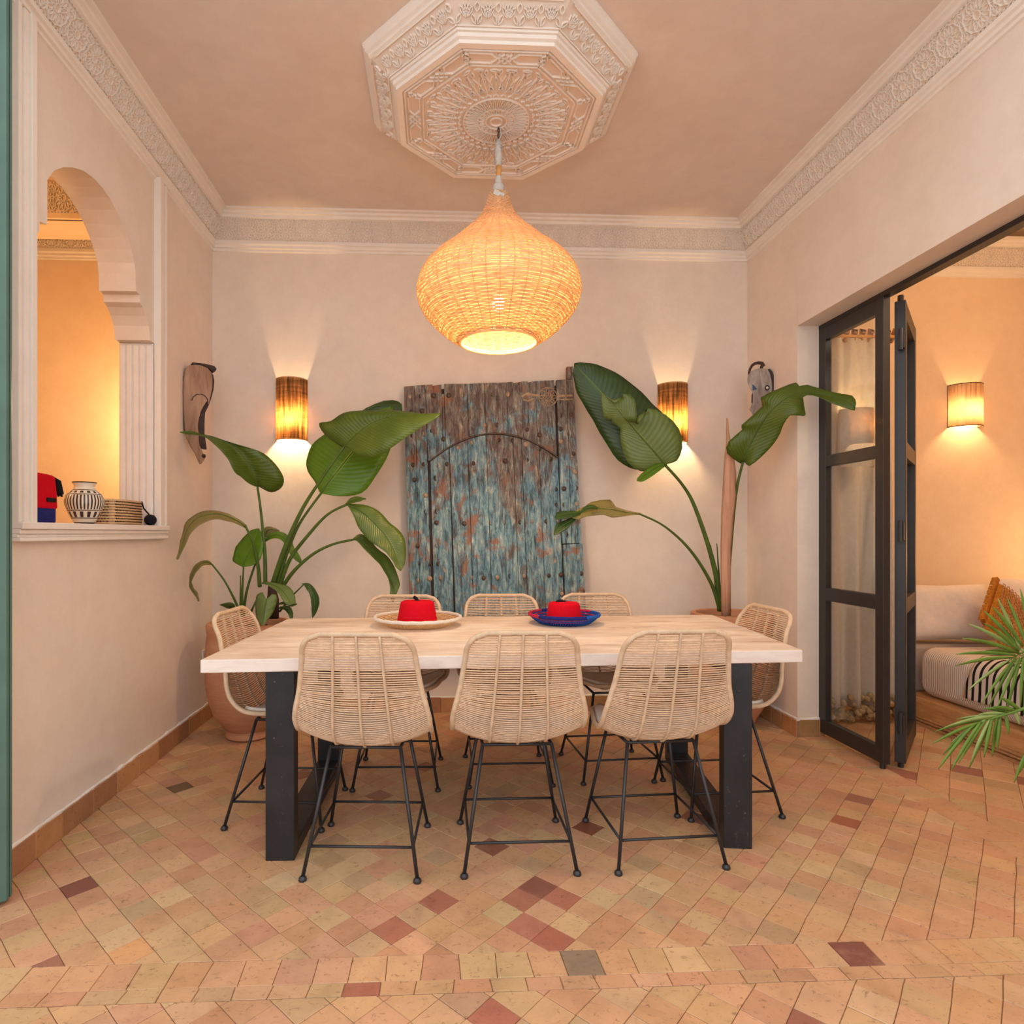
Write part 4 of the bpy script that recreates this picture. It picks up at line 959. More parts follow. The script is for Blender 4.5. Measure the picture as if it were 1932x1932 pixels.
# ------------------------------------------------------------------ plants
def c5(x, y): return (300+x/3.513, 650+y/3.513)
def c7(x, y): return (1020+x/3.116, 650+y/3.116)
def c6(x, y): return (1432+x/3.864, 1000+y/3.864)
def leaf(par, cv, st, Ym, dl, dr, mat, stem=None, stemY=None, sr=(.013, .007), name='leaf', sub=3, seg=4, curl=.012):
    """st: stations (midrib, left edge, right edge) read off the photograph; Ym: depth of the midrib from base to tip;
    dl/dr: how far each edge lies behind (+) or before (-) the midrib"""
    n = len(st); o0 = par.location; P = []
    for i, s in enumerate(st):
        f = i/(n-1); y = Ym[0]+(Ym[1]-Ym[0])*f
        e = math.sin(PI*min(1, max(0, f*.9+.1)))
        m = at(*cv(s[0], s[1]), y); l = at(*cv(s[2], s[3]), y+dl*e); r = at(*cv(s[4], s[5]), y+dr*e)
        P.append(tuple(m)+tuple(l)+tuple(r))
    Q = crom(P, sub); b = MB(); uv = []; k = 2*seg+1
    for i, q in enumerate(Q):
        m, l, r = Vector(q[:3]), Vector(q[3:6]), Vector(q[6:9]); f = i/(len(Q)-1)
        for j in range(k):
            s = (j-seg)/seg; e = l if s < 0 else r; p = m.lerp(e, abs(s)); L_ = (e-m).length
            p = p+Vector((0, 1, .25))*(-(abs(s)*(1-abs(s)))*L_*.22)+Vector((0, 1, 0))*(.004*math.sin(f*38+s*2)*abs(s))
            b.v.append((p.x-o0.x, p.y-o0.y, p.z-o0.z)); uv.append((.5+s/2, f))
    b.f = [(i*k+j, i*k+j+1, (i+1)*k+j+1, (i+1)*k+j) for i in range(len(Q)-1) for j in range(k-1)]; b.c = [b.col]*len(b.f); b.uv = uv
    o = b.build(name, mat, par, smooth=True, fixn=False); solid(o, .0016)
    b = MB(); mid = [Vector(q[:3])-o0 for q in Q]; b.tube([p+Vector((0, -.002, -.001)) for p in mid], [max(.0012, sr[1]*.75*(1-i/len(mid))) for i in range(len(mid))], 6); b.build('midrib', M['stalk'], o, smooth=True)
    if stem:
        pts = [at(*cv(x, y), stemY[0]+(stemY[1]-stemY[0])*i/(len(stem)-1)) for i, (x, y) in enumerate(stem)]
        pts = [Vector(p)-o0 for p in crom([tuple(p) for p in pts], 6)]; m = len(pts)
        b = MB(); b.tube(pts, [sr[0]+(sr[1]-sr[0])*min(1, i/m*1.3) for i in range(m)], 8); b.build('stalk', M['stalk'], o, smooth=True)
    return o
def pot(par, prof, z_soil, r_soil):
    b = MB(); b.lathe(prof, n=48); b.build('pot', M['terracotta'], par, auto=45)
    b = MB(); b.lathe([(0, z_soil+.012), (r_soil*.5, z_soil+.016), (r_soil, z_soil)], n=32)
    for _ in range(40):
        q = random.uniform(0, 6.3); r = random.uniform(0, r_soil*.9); b.sphere((r*math.cos(q), r*math.sin(q), z_soil+.014), random.uniform(.006, .014), 6, 4)
    b.build('soil', M['soil'], par)
lp = empty('bird_of_paradise_plant', (-1.135, 3.70, 0), 0, 'large leafy plant with drooping leaves in a tall terracotta pot, left corner', 'potted plant')
pot(lp, [(0, .003), (.125, .003), (.135, .012), (.135, .04), (.125, .05), (.150, .075), (.200, .14), (.232, .23), (.246, .34), (.248, .46), (.243, .56), (.236, .62), (.240, .645), (.243, .665), (.236, .680), (.215, .682), (.205, .67), (.205, .60)], .625, .206)
T5 = lambda rows_: rows_
# A upper left
leaf(lp, c5, [(652, 938, 640, 942, 668, 945), (632, 880, 590, 918, 745, 980), (606, 815, 545, 878, 815, 945), (570, 755, 505, 850, 826, 885), (520, 695, 465, 775, 775, 795), (470, 655, 430, 725, 690, 720), (410, 628, 385, 680, 590, 682), (340, 605, 320, 622, 440, 642), (260, 590, 255, 602, 300, 600), (190, 582, 185, 596, 215, 572), (138, 580, 140, 583, 142, 578)], (3.68, 3.42), -.07, .05, M['leaf'], [(705, 1580), (702, 1400), (690, 1250), (672, 1080), (652, 938)], (3.70, 3.68))
# C bright leaf below B
leaf(lp, c5, [(1075, 985, 1062, 975, 1092, 990), (1112, 930, 1030, 905, 1200, 1006), (1165, 862, 985, 840, 1345, 984), (1230, 778, 978, 765, 1432, 880), (1300, 692, 1012, 670, 1500, 770), (1372, 610, 1090, 600, 1534, 690), (1440, 530, 1250, 520, 1545, 600), (1500, 460, 1400, 450, 1545, 520), (1545, 410, 1540, 410, 1550, 412)], (3.62, 3.80), .05, -.03, M['leafbright'], [(785, 1590), (840, 1400), (930, 1190), (1075, 985)], (3.70, 3.62), (.015, .007))
# B big upper leaf
leaf(lp, c5, [(1225, 678, 1208, 676, 1256, 680), (1252, 648, 1100, 598, 1300, 722), (1300, 600, 1062, 522, 1382, 749), (1362, 550, 1140, 508, 1460, 728), (1430, 510, 1225, 452, 1535, 688), (1510, 482, 1380, 436, 1610, 634), (1600, 468, 1520, 434, 1705, 570), (1690, 462, 1640, 444, 1780, 524), (1780, 460, 1740, 458, 1835, 492), (1868, 456, 1868, 452, 1868, 462)], (3.50, 3.34), .06, -.08, M['leaf'], [(755, 1585), (830, 1360), (940, 1110), (1060, 915), (1225, 678)], (3.68, 3.50), (.016, .008))
# D back leaf
leaf(lp, c5, [(1345, 445, 1342, 440, 1350, 452), (1420, 415, 1400, 408, 1440, 470), (1500, 400, 1490, 374, 1530, 490), (1570, 405, 1570, 372, 1590, 490), (1612, 430, 1608, 395, 1614, 470)], (3.85, 3.9), .02, .02, M['leafdark'])
# E right mid drooping
leaf(lp, c5, [(1245, 1060, 1240, 1056, 1250, 1066), (1310, 1085, 1355, 1062, 1285, 1125), (1380, 1135, 1425, 1085, 1318, 1205), (1440, 1195, 1475, 1120, 1358, 1262), (1490, 1250, 1530, 1182, 1405, 1310), (1530, 1310, 1585, 1225, 1450, 1338), (1560, 1370, 1628, 1290, 1505, 1380), (1580, 1430, 1636, 1390, 1545, 1430), (1596, 1475, 1628, 1455, 1570, 1475), (1602, 1500, 1606, 1498, 1598, 1500)], (3.50, 3.40), .04, -.04, M['leaf'], [(800, 1600), (870, 1420), (1000, 1250), (1120, 1125), (1245, 1060)], (3.70, 3.50))
leaf(lp, c5, [(1240, 1058, 1235, 1055, 1245, 1062), (1275, 1035, 1270, 1018, 1290, 1050), (1320, 1022, 1315, 1006, 1330, 1040), (1372, 1022, 1370, 1020, 1372, 1024)], (3.5, 3.45), .01, -.01, M['leaf'])
# F lower right drooping
leaf(lp, c5, [(1278, 1295, 1282, 1290, 1280, 1300), (1325, 1285, 1330, 1255, 1310, 1302), (1375, 1325, 1390, 1285, 1355, 1350), (1430, 1385, 1445, 1350, 1412, 1408), (1478, 1440, 1510, 1400, 1458, 1452), (1510, 1500, 1548, 1450, 1490, 1500), (1540, 1560, 1580, 1525, 1518, 1550), (1560, 1610, 1596, 1590, 1532, 1610), (1560, 1660, 1580, 1640, 1530, 1665), (1550, 1708, 1556, 1704, 1545, 1706)], (3.55, 3.42), .03, -.03, M['leaf'], [(815, 1610), (900, 1495), (1020, 1390), (1150, 1325), (1278, 1295)], (3.70, 3.55))
# G left drooping, dry
leaf(lp, c5, [(575, 1208, 585, 1200, 568, 1216), (520, 1168, 532, 1160, 508, 1186), (455, 1138, 468, 1126, 440, 1168), (390, 1122, 395, 1104, 385, 1158), (320, 1128, 310, 1102, 330, 1168), (255, 1150, 235, 1130, 275, 1195), (200, 1205, 178, 1180, 228, 1232), (168, 1280, 152, 1262, 192, 1290), (148, 1350, 134, 1342, 165, 1352), (122, 1424, 116, 1420, 128, 1424)], (3.60, 3.30), .03, -.03, M['leafdry'], [(668, 1605), (655, 1460), (625, 1320), (575, 1208)], (3.70, 3.60))
# H small left droop
leaf(lp, c5, [(350, 1456, 352, 1450, 346, 1462), (315, 1440, 318, 1430, 305, 1462), (270, 1460, 260, 1445, 275, 1478), (228, 1510, 215, 1498, 240, 1522), (208, 1570, 200, 1565, 218, 1572), (218, 1620, 205, 1618, 230, 1612), (245, 1655, 232, 1656, 258, 1650), (262, 1702, 258, 1700, 268, 1698)], (3.64, 3.45), .02, -.02, M['leafdry'], [(545, 1800), (500, 1690), (430, 1560), (350, 1456)], (3.74, 3.64), (.009, .005))
# I round green
leaf(lp, c5, [(560, 1476, 555, 1474, 566, 1474), (566, 1440, 490, 1436, 618, 1464), (585, 1395, 498, 1380, 668, 1430), (610, 1345, 510, 1340, 688, 1370), (635, 1290, 560, 1278, 690, 1300), (655, 1245, 610, 1232, 680, 1245), (660, 1220, 656, 1219, 664, 1221)], (3.66, 3.72), .03, -.02, M['leafbright'], [(548, 1800), (552, 1640), (560, 1476)], (3.74, 3.66), (.010, .005))
# J arching band
leaf(lp, c5, [(705, 1300, 702, 1292, 710, 1306), (745, 1268, 740, 1250, 755, 1285), (800, 1262, 815, 1242, 800, 1290), (845, 1300, 868, 1285, 830, 1318), (878, 1365, 898, 1350, 862, 1378), (910, 1410, 928, 1390, 895, 1422), (938, 1445, 945, 1430, 932, 1448)], (3.76, 3.72), .02, -.02, M['leafbright'], [(560, 1800), (580, 1640), (640, 1450), (705, 1300)], (3.76, 3.76), (.010, .005))
leaf(lp, c5, [(700, 1275, 697, 1270, 704, 1280), (715, 1235, 700, 1215, 730, 1268), (750, 1225, 745, 1208, 765, 1250), (800, 1238, 800, 1232, 800, 1244)], (3.85, 3.85), .02, 0, M['leafdry'])
# K glossy leaf hanging over the pot edge
leaf(lp, c5, [(712, 1690, 690, 1640, 745, 1655), (708, 1715, 650, 1660, 776, 1660), (702, 1745, 638, 1720, 782, 1700), (698, 1780, 640, 1770, 765, 1755), (694, 1815, 648, 1815, 745, 1795), (690, 1845, 665, 1845, 715, 1830), (690, 1864, 687, 1863, 694, 1863)], (3.46, 3.42), .04, .03, M['leafgrey'], [(720, 1770), (745, 1720), (712, 1690)], (3.7, 3.46), (.008, .006))
# L centre curl, M right small, N left small, O arc
leaf(lp, c5, [(685, 1580, 683, 1576, 688, 1584), (740, 1588, 745, 1575, 735, 1605), (800, 1615, 850, 1600, 785, 1640), (840, 1655, 890, 1640, 810, 1680), (865, 1695, 904, 1690, 835, 1715), (885, 1722, 906, 1718, 868, 1730)], (3.6, 3.5), .03, -.03, M['leafgrey'])
leaf(lp, c5, [(960, 1590, 945, 1585, 965, 1600), (985, 1598, 1000, 1585, 970, 1610), (1015, 1640, 1048, 1645, 995, 1650), (1030, 1690, 1063, 1700, 1006, 1690), (1030, 1740, 1055, 1745, 1010, 1740), (1025, 1780, 1038, 1785, 1012, 1785), (1018, 1810, 1020, 1810, 1015, 1810)], (3.6, 3.55), .03, -.02, M['leafdark'], [(800, 1770), (880, 1670), (960, 1590)], (3.7, 3.6), (.007, .004))
leaf(lp, c5, [(508, 1765, 505, 1770, 512, 1760), (490, 1742, 475, 1755, 500, 1722), (455, 1730, 445, 1745, 465, 1708), (402, 1724, 402, 1726, 404, 1722)], (3.7, 3.6), .02, -.02, M['leafgrey'], [(540, 1805), (525, 1785), (508, 1765)], (3.74, 3.7), (.006, .004))
leaf(lp, c5, [(800, 1745, 798, 1742, 803, 1750), (840, 1740, 850, 1730, 832, 1760), (870, 1770, 885, 1762, 855, 1785), (880, 1818, 888, 1815, 868, 1820)], (3.6, 3.5), .02, -.02, M['leafdark'])
leaf(lp, c5, [(790, 1720, 788, 1716, 792, 1726), (840, 1712, 842, 1700, 838, 1722), (880, 1722, 884, 1712, 876, 1738), (915, 1720, 914, 1716, 914, 1724)], (3.6, 3.5), .01, -.01, M['leafgrey'])
b = MB(); p0 = at(*c5(745, 1790), 3.70)-lp.location; p1 = at(*c5(745, 1590), 3.70)-lp.location; b.tube([p0-Vector((0, 0, .02)), p0.lerp(p1, .5)+Vector((.01, 0, 0)), p1], [.045, .036, .02], 10); b.build('trunk', M['darkwood'], lp, smooth=True)
b = MB()
for (a_, c_) in (((540, 1795), (540, 1530)), ((600, 1795), (650, 1680)), ((745, 1800), (810, 1735)), ((650, 1790), (640, 1700))): b.tube([at(*c5(*a_), 3.72)-lp.location, at(*c5(*c_), 3.72)-lp.location], [.008, .003], 6)
b.build('shoot', M['stalk'], lp, smooth=True)

rp = empty('bird_of_paradise_plant', (1.865, 3.82, 0), 0, 'tall plant with three big leaves and a brown sheath in the right corner pot', 'potted plant')
pot(rp, [(0, .003), (.125, .003), (.140, .02), (.150, .05), (.200, .14), (.232, .24), (.245, .36), (.243, .46), (.232, .56), (.226, .63), (.240, .655), (.247, .680), (.240, .700), (.214, .702), (.205, .69), (.205, .62)], .64, .206)
leaf(rp, c7, [(712, 700, 690, 705, 738, 692), (662, 650, 560, 735, 815, 660), (600, 572, 455, 680, 826, 560), (525, 478, 372, 560, 735, 425), (450, 395, 310, 450, 655, 345), (370, 305, 262, 370, 560, 250), (300, 225, 214, 285, 440, 165), (240, 160, 192, 190, 330, 118), (198, 110, 192, 145, 232, 104)], (3.74, 3.80), .05, .03, M['leafdark'])
leaf(rp, c7, [(737, 714, 705, 735, 748, 700), (700, 668, 590, 745, 800, 684), (650, 610, 510, 690, 832, 612), (592, 545, 472, 580, 815, 495), (545, 490, 468, 530, 735, 415), (512, 452, 465, 490, 632, 375), (500, 440, 420, 460, 575, 470), (470, 402, 415, 440, 556, 325), (425, 345, 372, 430, 490, 290), (385, 300, 358, 330, 440, 350), (365, 278, 363, 276, 368, 280)], (3.66, 3.58), .04, -.04, M['leafgrey'], [(1055, 1565), (1040, 1400), (985, 1180), (900, 940), (830, 820), (737, 714)], (3.80, 3.66), (.020, .009), sub=2)
leaf(rp, c7, [(728, 705, 722, 698, 735, 712), (680, 722, 670, 705, 700, 742), (625, 760, 605, 748, 650, 778), (580, 795, 570, 785, 600, 806), (568, 802, 566, 800, 572, 804)], (3.62, 3.58), .02, -.02, M['leafbright'])
leaf(rp, c7, [(1190, 690, 1172, 700, 1205, 692), (1205, 645, 1098, 640, 1225, 715), (1235, 580, 1105, 570, 1300, 660), (1270, 512, 1185, 500, 1365, 590), (1300, 462, 1183, 472, 1410, 520), (1335, 412, 1300, 365, 1430, 468), (1385, 360, 1295, 312, 1465, 418), (1440, 318, 1400, 260, 1530, 418), (1490, 292, 1502, 222, 1556, 412), (1530, 280, 1520, 245, 1545, 310), (1590, 282, 1570, 238, 1600, 300), (1660, 295, 1640, 258, 1670, 325), (1740, 312, 1735, 285, 1745, 358), (1800, 335, 1835, 300, 1800, 378), (1850, 372, 1852, 345, 1850, 388)], (3.66, 3.20), .05, -.06, M['leaf'], [(1085, 1565), (1110, 1250), (1135, 980), (1158, 820), (1190, 690)], (3.84, 3.66), (.016, .008), sub=2)
leaf(rp, c7, [(582, 996, 584, 990, 580, 1002), (520, 990, 505, 975, 530, 1004), (465, 978, 438, 952, 475, 1012), (425, 970, 408, 912, 420, 1018), (370, 965, 300, 925, 375, 1002), (320, 968, 265, 950, 325, 1005), (255, 985, 235, 962, 265, 1012), (205, 1000, 185, 990, 225, 1030), (185, 1015, 178, 1010, 192, 1022)], (3.60, 3.42), .03, -.03, M['leafdry'], [(1055, 1565), (1000, 1400), (880, 1210), (730, 1070), (582, 996)], (3.80, 3.60), (.013, .006), sub=2)
for st_, mt in (([(235, 985, 230, 978, 240, 995), (190, 990, 165, 978, 200, 1012), (140, 995, 118, 980, 150, 1025), (100, 1008, 92, 990, 105, 1028), (84, 1022, 82, 1018, 86, 1026)], 'leafdark'), ([(215, 1005, 205, 1000, 222, 1012), (175, 1035, 150, 1030, 192, 1050), (130, 1062, 100, 1050, 150, 1088), (98, 1092, 82, 1075, 116, 1108), (78, 1120, 76, 1116, 82, 1122)], 'leafdark'), ([(330, 962, 345, 960, 320, 966), (290, 955, 300, 942, 285, 970), (255, 965, 262, 950, 250, 985), (232, 985, 234, 978, 232, 992)], 'leafdark')):
    leaf(rp, c7, st_, (3.46, 3.38), .02, -.02, M[mt])
b = MB(); pts = [((1090, 1595), 26), ((1088, 1400), 27), ((1088, 1200), 29), ((1098, 1000), 35), ((1110, 860), 40), ((1112, 760), 36), ((1108, 660), 26), ((1106, 580), 13), ((1099, 520), 6), ((1097, 432), 2)]
vs = []; kk = 7
for (px_, py_), hw in pts:
    for j in range(kk):
        s = (j-3)/3; p = at(*c7(px_+hw*s, py_), 3.70+.02*s*s)-rp.location; vs.append(tuple(p))
b.add(vs, [(i*kk+j, i*kk+j+1, (i+1)*kk+j+1, (i+1)*kk+j) for i in range(len(pts)-1) for j in range(kk-1)]); o = b.build('dry_sheath', M['spathe'], rp, smooth=True, fixn=False); solid(o, .006)
b = MB()
for a_, c_, r in (((1062, 1570), (1036, 1170), .010), ((1050, 1540), (1000, 1180), .016), ((1110, 1570), (1112, 1500), .012)): b.tube([at(*c7(*a_), 3.80)-rp.location, at(*c7(*c_), 3.78)-rp.location], [r, .003], 6)
b.build('shoot', M['stalk'], rp, smooth=True)

# ------------------------------------------------------------------ daybed in the side room
t = empty('daybed', (3.05, 2.9, 0), 0, 'low oak platform daybed with rope edge in the side room', 'daybed')
b = MB(); b.box((0, -1.3, .02), (1.6, 1.34, .165)); bevel(b.build('platform', M['oak'], t), .006)
b = MB(); b.box((-.03, -1.32, 0), (0, 1.2, .016)); b.build('plinth', M['rope'], t)
b = MB()
for k in range(2): b.tube([(-.012, -1.3+i*.05, .028+k*.018+.001*math.sin(i*2.5)) for i in range(50)], .009, 8)
b.build('rope_trim', M['rope'], t, smooth=True)
b = MB(); b.box((0.02, .98, .165), (1.6, 1.34, .47)); bevel(b.build('back_base', M['greyfab'], t), .02)
t = empty('mattress', (3.09, 2.6, .1655), 0, 'thick mattress under a ribbed white cover on the daybed', 'mattress')
b = MB(); n = 26; vs = []; 
def matz(u, v): return 0
# rounded block as superellipsoid-like grid
nx, ny, nz = 26, 36, 10
mb = MB(); mb.box((0, -1.0, 0), (1.45, 1.23, .315)); o = mb.build('cover', M['ribbed'], t); m_ = o.modifiers.new('bevel', 'BEVEL'); m_.width = .085; m_.segments = 6
for p in o.data.polygons: p.use_smooth = True
def cushion(name, loc, sx, sy, sz, rot, mat, label, cat='cushion', group=None):
    b = MB(); n = 18; vs = []
    for sgn in (1, -1):
        for j in range(n+1):
            for i in range(n+1):
                u = -1+2*i/n; v = -1+2*j/n; e = (max(0, 1-u**4)*max(0, 1-v**4))**.5
                pin = 1-.05*(1-abs(u))*abs(v)**3; pu = u*(1-.05*(1-abs(v))*abs(u)**3)
                vs.append((pu*sx/2, sgn*e*sy/2+.004*math.sin(u*9+v*5)*e, v*pin*sz/2))
    N = (n+1)*(n+1); fs = [(j*(n+1)+i, j*(n+1)+i+1, (j+1)*(n+1)+i+1, (j+1)*(n+1)+i) for j in range(n) for i in range(n)]; fs += [tuple(N+q for q in f[::-1]) for f in fs]
    b.add(vs, fs); t = empty(name, loc, 0, label, cat, group); t.rotation_euler = rot
    o = b.build('cover', mat, t, smooth=True); return t, o
cushion('cushion', (3.42, 3.98, .675), .62, .17, .38, (-.22, 0, -.03), M['linen'], 'plain white linen cushion leaning on the side-room wall, nearest the folding door')
cushion('cushion', (4.05, 3.93, .70), .62, .18, .42, (-.22, 0, .02), M['linen'], 'white linen cushion behind the mustard fringed one, at the right frame edge')
t, o = cushion('fringed_cushion', (3.60, 3.72, .675), .33, .13, .33, (-.3, .72, .1), M['mustard'], 'mustard openwork cushion with fringes between the white cushions')
b = MB()
for k in range(60):
    u = -.17+.34*k/59; b.tube([(u, -.02, -.165), (u+random.uniform(-.01, .01), -.035, -.205), (u+random.uniform(-.02, .02), -.03, -.235)], .0038, 5)
    b.tube([(-.165, -.02, u), (-.20, -.03, u-.01), (-.235, -.03, u-.04+random.uniform(-.02, .01))], .0038, 5)
o = b.build('fringe', M['mustard'], t, smooth=True); o['kind'] = 'stuff'
b = MB()
for i in range(11):
    for j in range(11): 
        u, v = -.14+i*.028, -.14+j*.028; e = (max(0, 1-(u/.17)**4)*max(0, 1-(v/.17)**4))**.5*.065
        b.tube([(u+.011*math.cos(a_), -e-.004, v+.011*math.sin(a_)) for a_ in [2*PI*q/8 for q in range(8)]], .003, 4, True)
o = b.build('openwork_knots', M['rope'], t); o['kind'] = 'stuff'
t = empty('striped_throw', (3.09, 3.12, .48), 0, 'black and white striped throw draped over the mattress edge behind the palm', 'throw blanket')
b = MB(); vs = []; n = 40; m = 22
path = [(.9, .010), (.6, .012), (.3, .012), (.13, .012), (.06, .004), (.012, -.030), (-.010, -.075), (-.014, -.13), (-.016, -.19), (-.018, -.235)]
pp = crom(path, 3)
for j in range(len(pp)):
    for i in range(n+1): 
        y = -.62+.92*i/n; w_ = .006*math.sin(y*22+j*.1)*(j/len(pp)); vs.append((pp[j][0]-abs(w_)*1.2, y+.02*math.sin(j*.3), pp[j][1]+.002))
b.add(vs, [(j*(n+1)+i, j*(n+1)+i+1, (j+1)*(n+1)+i+1, (j+1)*(n+1)+i) for j in range(len(pp)-1) for i in range(n)]); o = b.build('cloth', M['throw'], t, smooth=True, fixn=False); solid(o, .004)

# ------------------------------------------------------------------ palm at the right edge
pl = empty('potted_palm', (2.62, 2.02, 0), 0, 'slender palm whose green fronds reach in from the right edge', 'potted plant')
pot(pl, [(0, .003), (.12, .003), (.16, .10), (.18, .30), (.19, .34), (.18, .35), (.16, .34), (.155, .28)], .29, .156)
def frond(rach, Yd, leaflets, base, seed):
    rnd = random.Random(seed); o0 = pl.location
    pts = [tuple(at(*c6(x, y), Yd[0]+(Yd[1]-Yd[0])*i/(len(rach)-1))-o0) for i, (x, y) in enumerate(rach)]; stem = [Vector(base)] + [Vector(p) for p in crom(pts, 6)]
    b = MB(); b.tube(crom([tuple(p) for p in stem], 2), [.007-.0055*i/(2*len(stem)) for i in range(2*(len(stem)-1)+1)], 6); fr = b.build('frond', M['palm'], pl, smooth=True)
    for (bx, by, tx, ty, dy, wd) in leaflets:
        f = rnd.uniform(0, 1); Yb = Yd[0]+(Yd[1]-Yd[0])*.7; a = at(*c6(bx, by), Yb)-o0; c = at(*c6(tx, ty), Yb+dy)-o0; L_ = (c-a).length; mid = a.lerp(c, .5)+Vector((0, 0, L_*.07)); side = (c-a).cross(Vector((0, 1, .2))).normalized()
        b = MB(); vs = []; n = 9
        for i in range(n+1):
            s = i/n; p = a*(1-s)**2+mid*2*s*(1-s)+c*s*s; h = wd*(math.sin(PI*min(1, s*.86+.12)))**.8*.5+.0004
            vs += [p-side*h, p+Vector((0, -h*.5, h*.2)), p+side*h]
        b.add(vs, [q for i in range(n) for q in ((3*i, 3*i+1, 3*i+4, 3*i+3), (3*i+1, 3*i+2, 3*i+5, 3*i+4))])
        o = b.build('leaflet', M['palm'] if rnd.random() < .75 else M['palmpale'], fr, smooth=True, fixn=False); solid(o, .0008)
W_ = .013
f1 = [(1905, 870, 1740, 500, .0, W_), (1900, 860, 1640, 590, .05, W_), (1925, 850, 1700, 560, -.05, W_), (1890, 880, 1530, 685, .02, W_), (1895, 885, 1640, 680, -.08, W_), (1890, 895, 1480, 790, -.03, W_), (1870, 912, 1435, 905, .03, W_), (1850, 930, 1430, 990, -.02, W_), (1840, 940, 1520, 1172, .0, W_), (1870, 930, 1620, 1275, -.05, W_), (1880, 930, 1670, 1300, .02, W_), (1900, 930, 1725, 1330, -.03, W_), (1905, 940, 1800, 1350, .03, W_), (1925, 940, 1905, 1290, .0, W_), (1920, 900, 1650, 880, .1, W_), (1960, 860, 1810, 500, .03, W_), (1990, 850, 1905, 430, .0, W_), (2000, 880, 2050, 500, .0, W_), (1960, 930, 1930, 1350, .06, W_), (1990, 900, 2000, 1300, .0, W_), (1930, 880, 1700, 780, .09, W_), (1940, 900, 1760, 1230, .1, W_)]
frond([(2250, 760), (2080, 830), (1950, 880), (1850, 930)], (2.00, 2.10), f1, (.0, .0, .28), 1)
f2 = [(1760, 1352, 1350, 1440, .0, .014), (1700, 1372, 1280, 1470, .02, .013), (1620, 1400, 1262, 1560, .0, .013), (1600, 1405, 1340, 1640, .03, .014), (1570, 1415, 1305, 1745, .0, .015), (1620, 1395, 1400, 1752, -.02, .015), (1650, 1390, 1455, 1700, .02, .014), (1680, 1385, 1545, 1690, .0, .015), (1710, 1372, 1530, 1740, .04, .015), (1700, 1376, 1640, 1660, .0, .015), (1735, 1365, 1700, 1650, .03, .015), (1760, 1360, 1735, 1600, .0, .014), (1810, 1345, 1600, 1345, .0, .014), (1850, 1330, 1640, 1300, .03, .014), (1880, 1320, 1700, 1290, .0, .014), (1800, 1345, 1820, 1490, .0, .014), (1650, 1385, 1390, 1560, .04, .014), (1900, 1310, 1760, 1220, .0, .014), (1870, 1325, 1900, 1420, .0, .012), (1740, 1360, 1440, 1380, .05, .013), (1820, 1340, 1560, 1370, .03, .013)]
frond([(2250, 1120), (2060, 1240), (1900, 1312), (1760, 1355), (1640, 1390), (1570, 1412)], (1.98, 2.05), f2, (.0, .0, .28), 2)
f3 = [(1960, 1600, 1860, 1840, .0, .014), (1975, 1600, 1900, 1770, .0, .014), (1990, 1590, 1925, 1640, .0, .012), (2000, 1620, 1950, 1900, .0, .014)]
frond([(2200, 1450), (2050, 1530), (1950, 1600)], (1.98, 2.0), f3, (.0, .0, .28), 3)

# ------------------------------------------------------------------ carved wooden pieces on the side walls
def cutout(par, cv, pts, Yf, h0, h1, nrm, name, mat, bv=.002):
    o0 = par.location; P = []
    for x, y in pts:
        px_, py_ = cv(x, y); P.append(at(px_, py_, Yf(px_))-o0)
    n = len(P); tri = tessellate_polygon([[Vector((p[0], -p[1], 0)) for p in pts]]); nv = Vector(nrm).normalized()
    b = MB(); b.add([p+nv*h0 for p in P]+[p+nv*h1 for p in P], [tuple(t_) for t_ in tri]+[tuple(i+n for i in t_[::-1]) for t_ in tri]+[(i, (i+1) % n, n+(i+1) % n, n+i) for i in range(n)])
    o = b.build(name, mat, par); 
    if bv: bevel(o, bv, 2)
    return o
cm = lambda x, y: (330+x/8.78, 670+y/8.78)
t = empty('wood_wall_carving', (-1.49, 3.70, 1.9), 0, 'long pale curved wood carving with dark back piece on the left wall', 'wall carving')
Yl = lambda px_: 3.665+(px_-345)/61*.09
nl = (.53, -.85, 0)
cutout(t, cm, [(165, 230), (220, 182), (320, 172), (430, 182), (530, 225), (590, 290), (612, 380), (606, 560), (578, 700), (545, 830), (520, 770), (460, 860), (420, 940), (390, 1050), (372, 1140), (372, 1230), (385, 1300), (386, 1420), (400, 1500), (440, 1590), (465, 1650), (500, 1665), (500, 1700), (470, 1745), (438, 1800), (410, 1815), (385, 1770), (330, 1640), (260, 1530), (190, 1380), (157, 1230), (145, 1050), (135, 850), (130, 600), (140, 400)], Yl, 0, .022, nl, 'pale_board', M['greywood'], .004)
cutout(t, cm, [(300, 240), (560, 220), (640, 330), (655, 420), (642, 580), (600, 730), (560, 840), (505, 950), (495, 1100), (495, 1300), (532, 1560), (440, 1545), (330, 1300), (150, 1250), (118, 900), (112, 560), (140, 350)], Yl, -.030, -.002, nl, 'dark_back', M['darkwood'], .003)
cutout(t, cm, [(265, 152), (282, 128), (480, 150), (645, 188), (682, 235), (668, 272), (620, 292), (560, 232), (440, 182), (300, 168)], Yl, -.025, .018, nl, 'dark_cap', M['darkwood'], .003)
b = MB(); pts = [(262, 765), (295, 700), (350, 662), (420, 655), (480, 685), (525, 740), (535, 800)]
b.tube([at(*cm(*p), Yl(cm(*p)[0]))-t.location+Vector(nl)*.023 for p in pts], .0028, 6); b.build('carved_line', M['darkwood'], t)
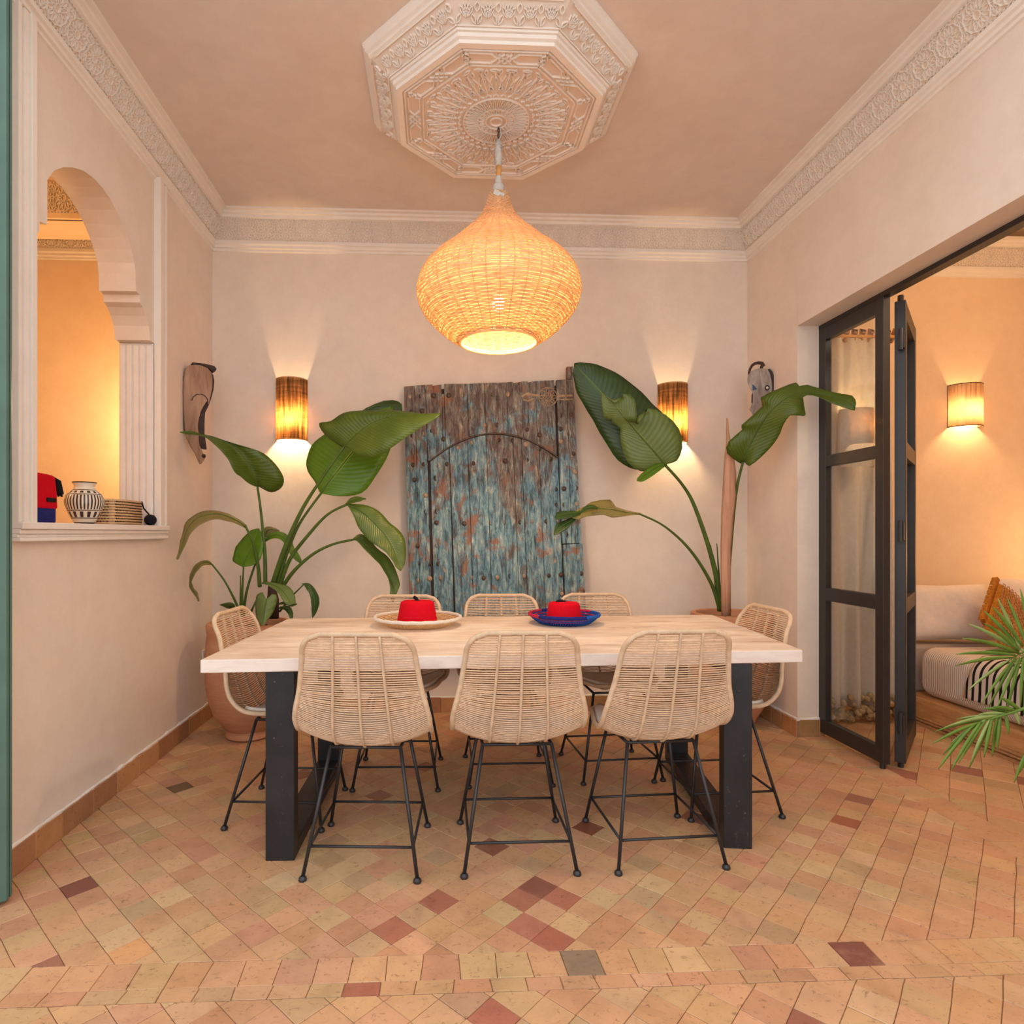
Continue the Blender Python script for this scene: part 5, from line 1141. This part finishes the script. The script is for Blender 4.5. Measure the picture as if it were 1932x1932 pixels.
b = MB(); p = cm(465, 1678); b.sphere(at(*p, Yl(p[0]))-t.location+Vector(nl)*.024, .012, 10, 7); b.build('knot', M['darkwood'], t, smooth=True)
cq = lambda x, y: (1390+x/14.86, 670+y/14.86)
t = empty('wooden_mask', (2.10, 3.85, 2.1), 0, 'grey wooden mask with curled dark horn on the right wall behind the leaf', 'mask')
Yr = lambda px_: 3.89-(px_-1410)/53*.09
nr_ = (-.55, -.83, 0)
cutout(t, cq, [(415, 480), (500, 440), (620, 402), (740, 400), (870, 420), (940, 540), (990, 750), (1005, 1000), (930, 1300), (800, 1560), (620, 1800), (520, 1830), (420, 1620), (365, 1560), (430, 1400), (462, 1340), (470, 1160), (450, 1060), (380, 960), (318, 800), (305, 700), (335, 590)], Yr, 0, .03, nr_, 'face', M['ashwood'], .006)
cutout(t, cq, [(860, 410), (930, 385), (1000, 470), (1062, 600), (1100, 850), (1100, 1150), (960, 1500), (700, 1700), (800, 1300), (900, 900), (880, 600)], Yr, -.03, .012, nr_, 'dark_side', M['darkwood'], .004)
cutout(t, cq, [(425, 1130), (450, 1060), (475, 1160), (465, 1340), (430, 1370), (418, 1340)], Yr, -.01, .02, nr_, 'mouth_gap', M['darkwood'], 0)
b = MB(); pts = [(345, 600), (352, 500), (385, 390), (440, 300), (520, 245), (620, 228), (720, 245), (752, 290), (700, 330), (690, 380), (660, 420)]
b.tube([at(*cq(*p), Yr(cq(*p)[0]))-t.location+Vector(nr_)*.012 for p in pts], [.005, .007, .008, .009, .010, .011, .011, .012, .010, .009, .007], 8); b.build('curled_horn', M['darkwood'], t, smooth=True)
cutout(t, cq, [(452, 840), (520, 900), (592, 982), (466, 1015)], Yr, .029, .033, nr_, 'blue_eye', M['bluepaint'], 0)
b = MB(); pc = cq(868, 945); c_ = at(*pc, Yr(pc[0]))-t.location+Vector(nr_)*.032; b.tube([c_+Vector((math.cos(q)*.012*.83, -math.cos(q)*.012*.55, math.sin(q)*.014)) for q in [2*PI*i/14 for i in range(14)]], .0035, 6, True); b.build('eye_ring', M['darkwood'], t)
b = MB(); b.sphere(c_, .008, 8, 6); b.build('eye', M['plastic'], t)
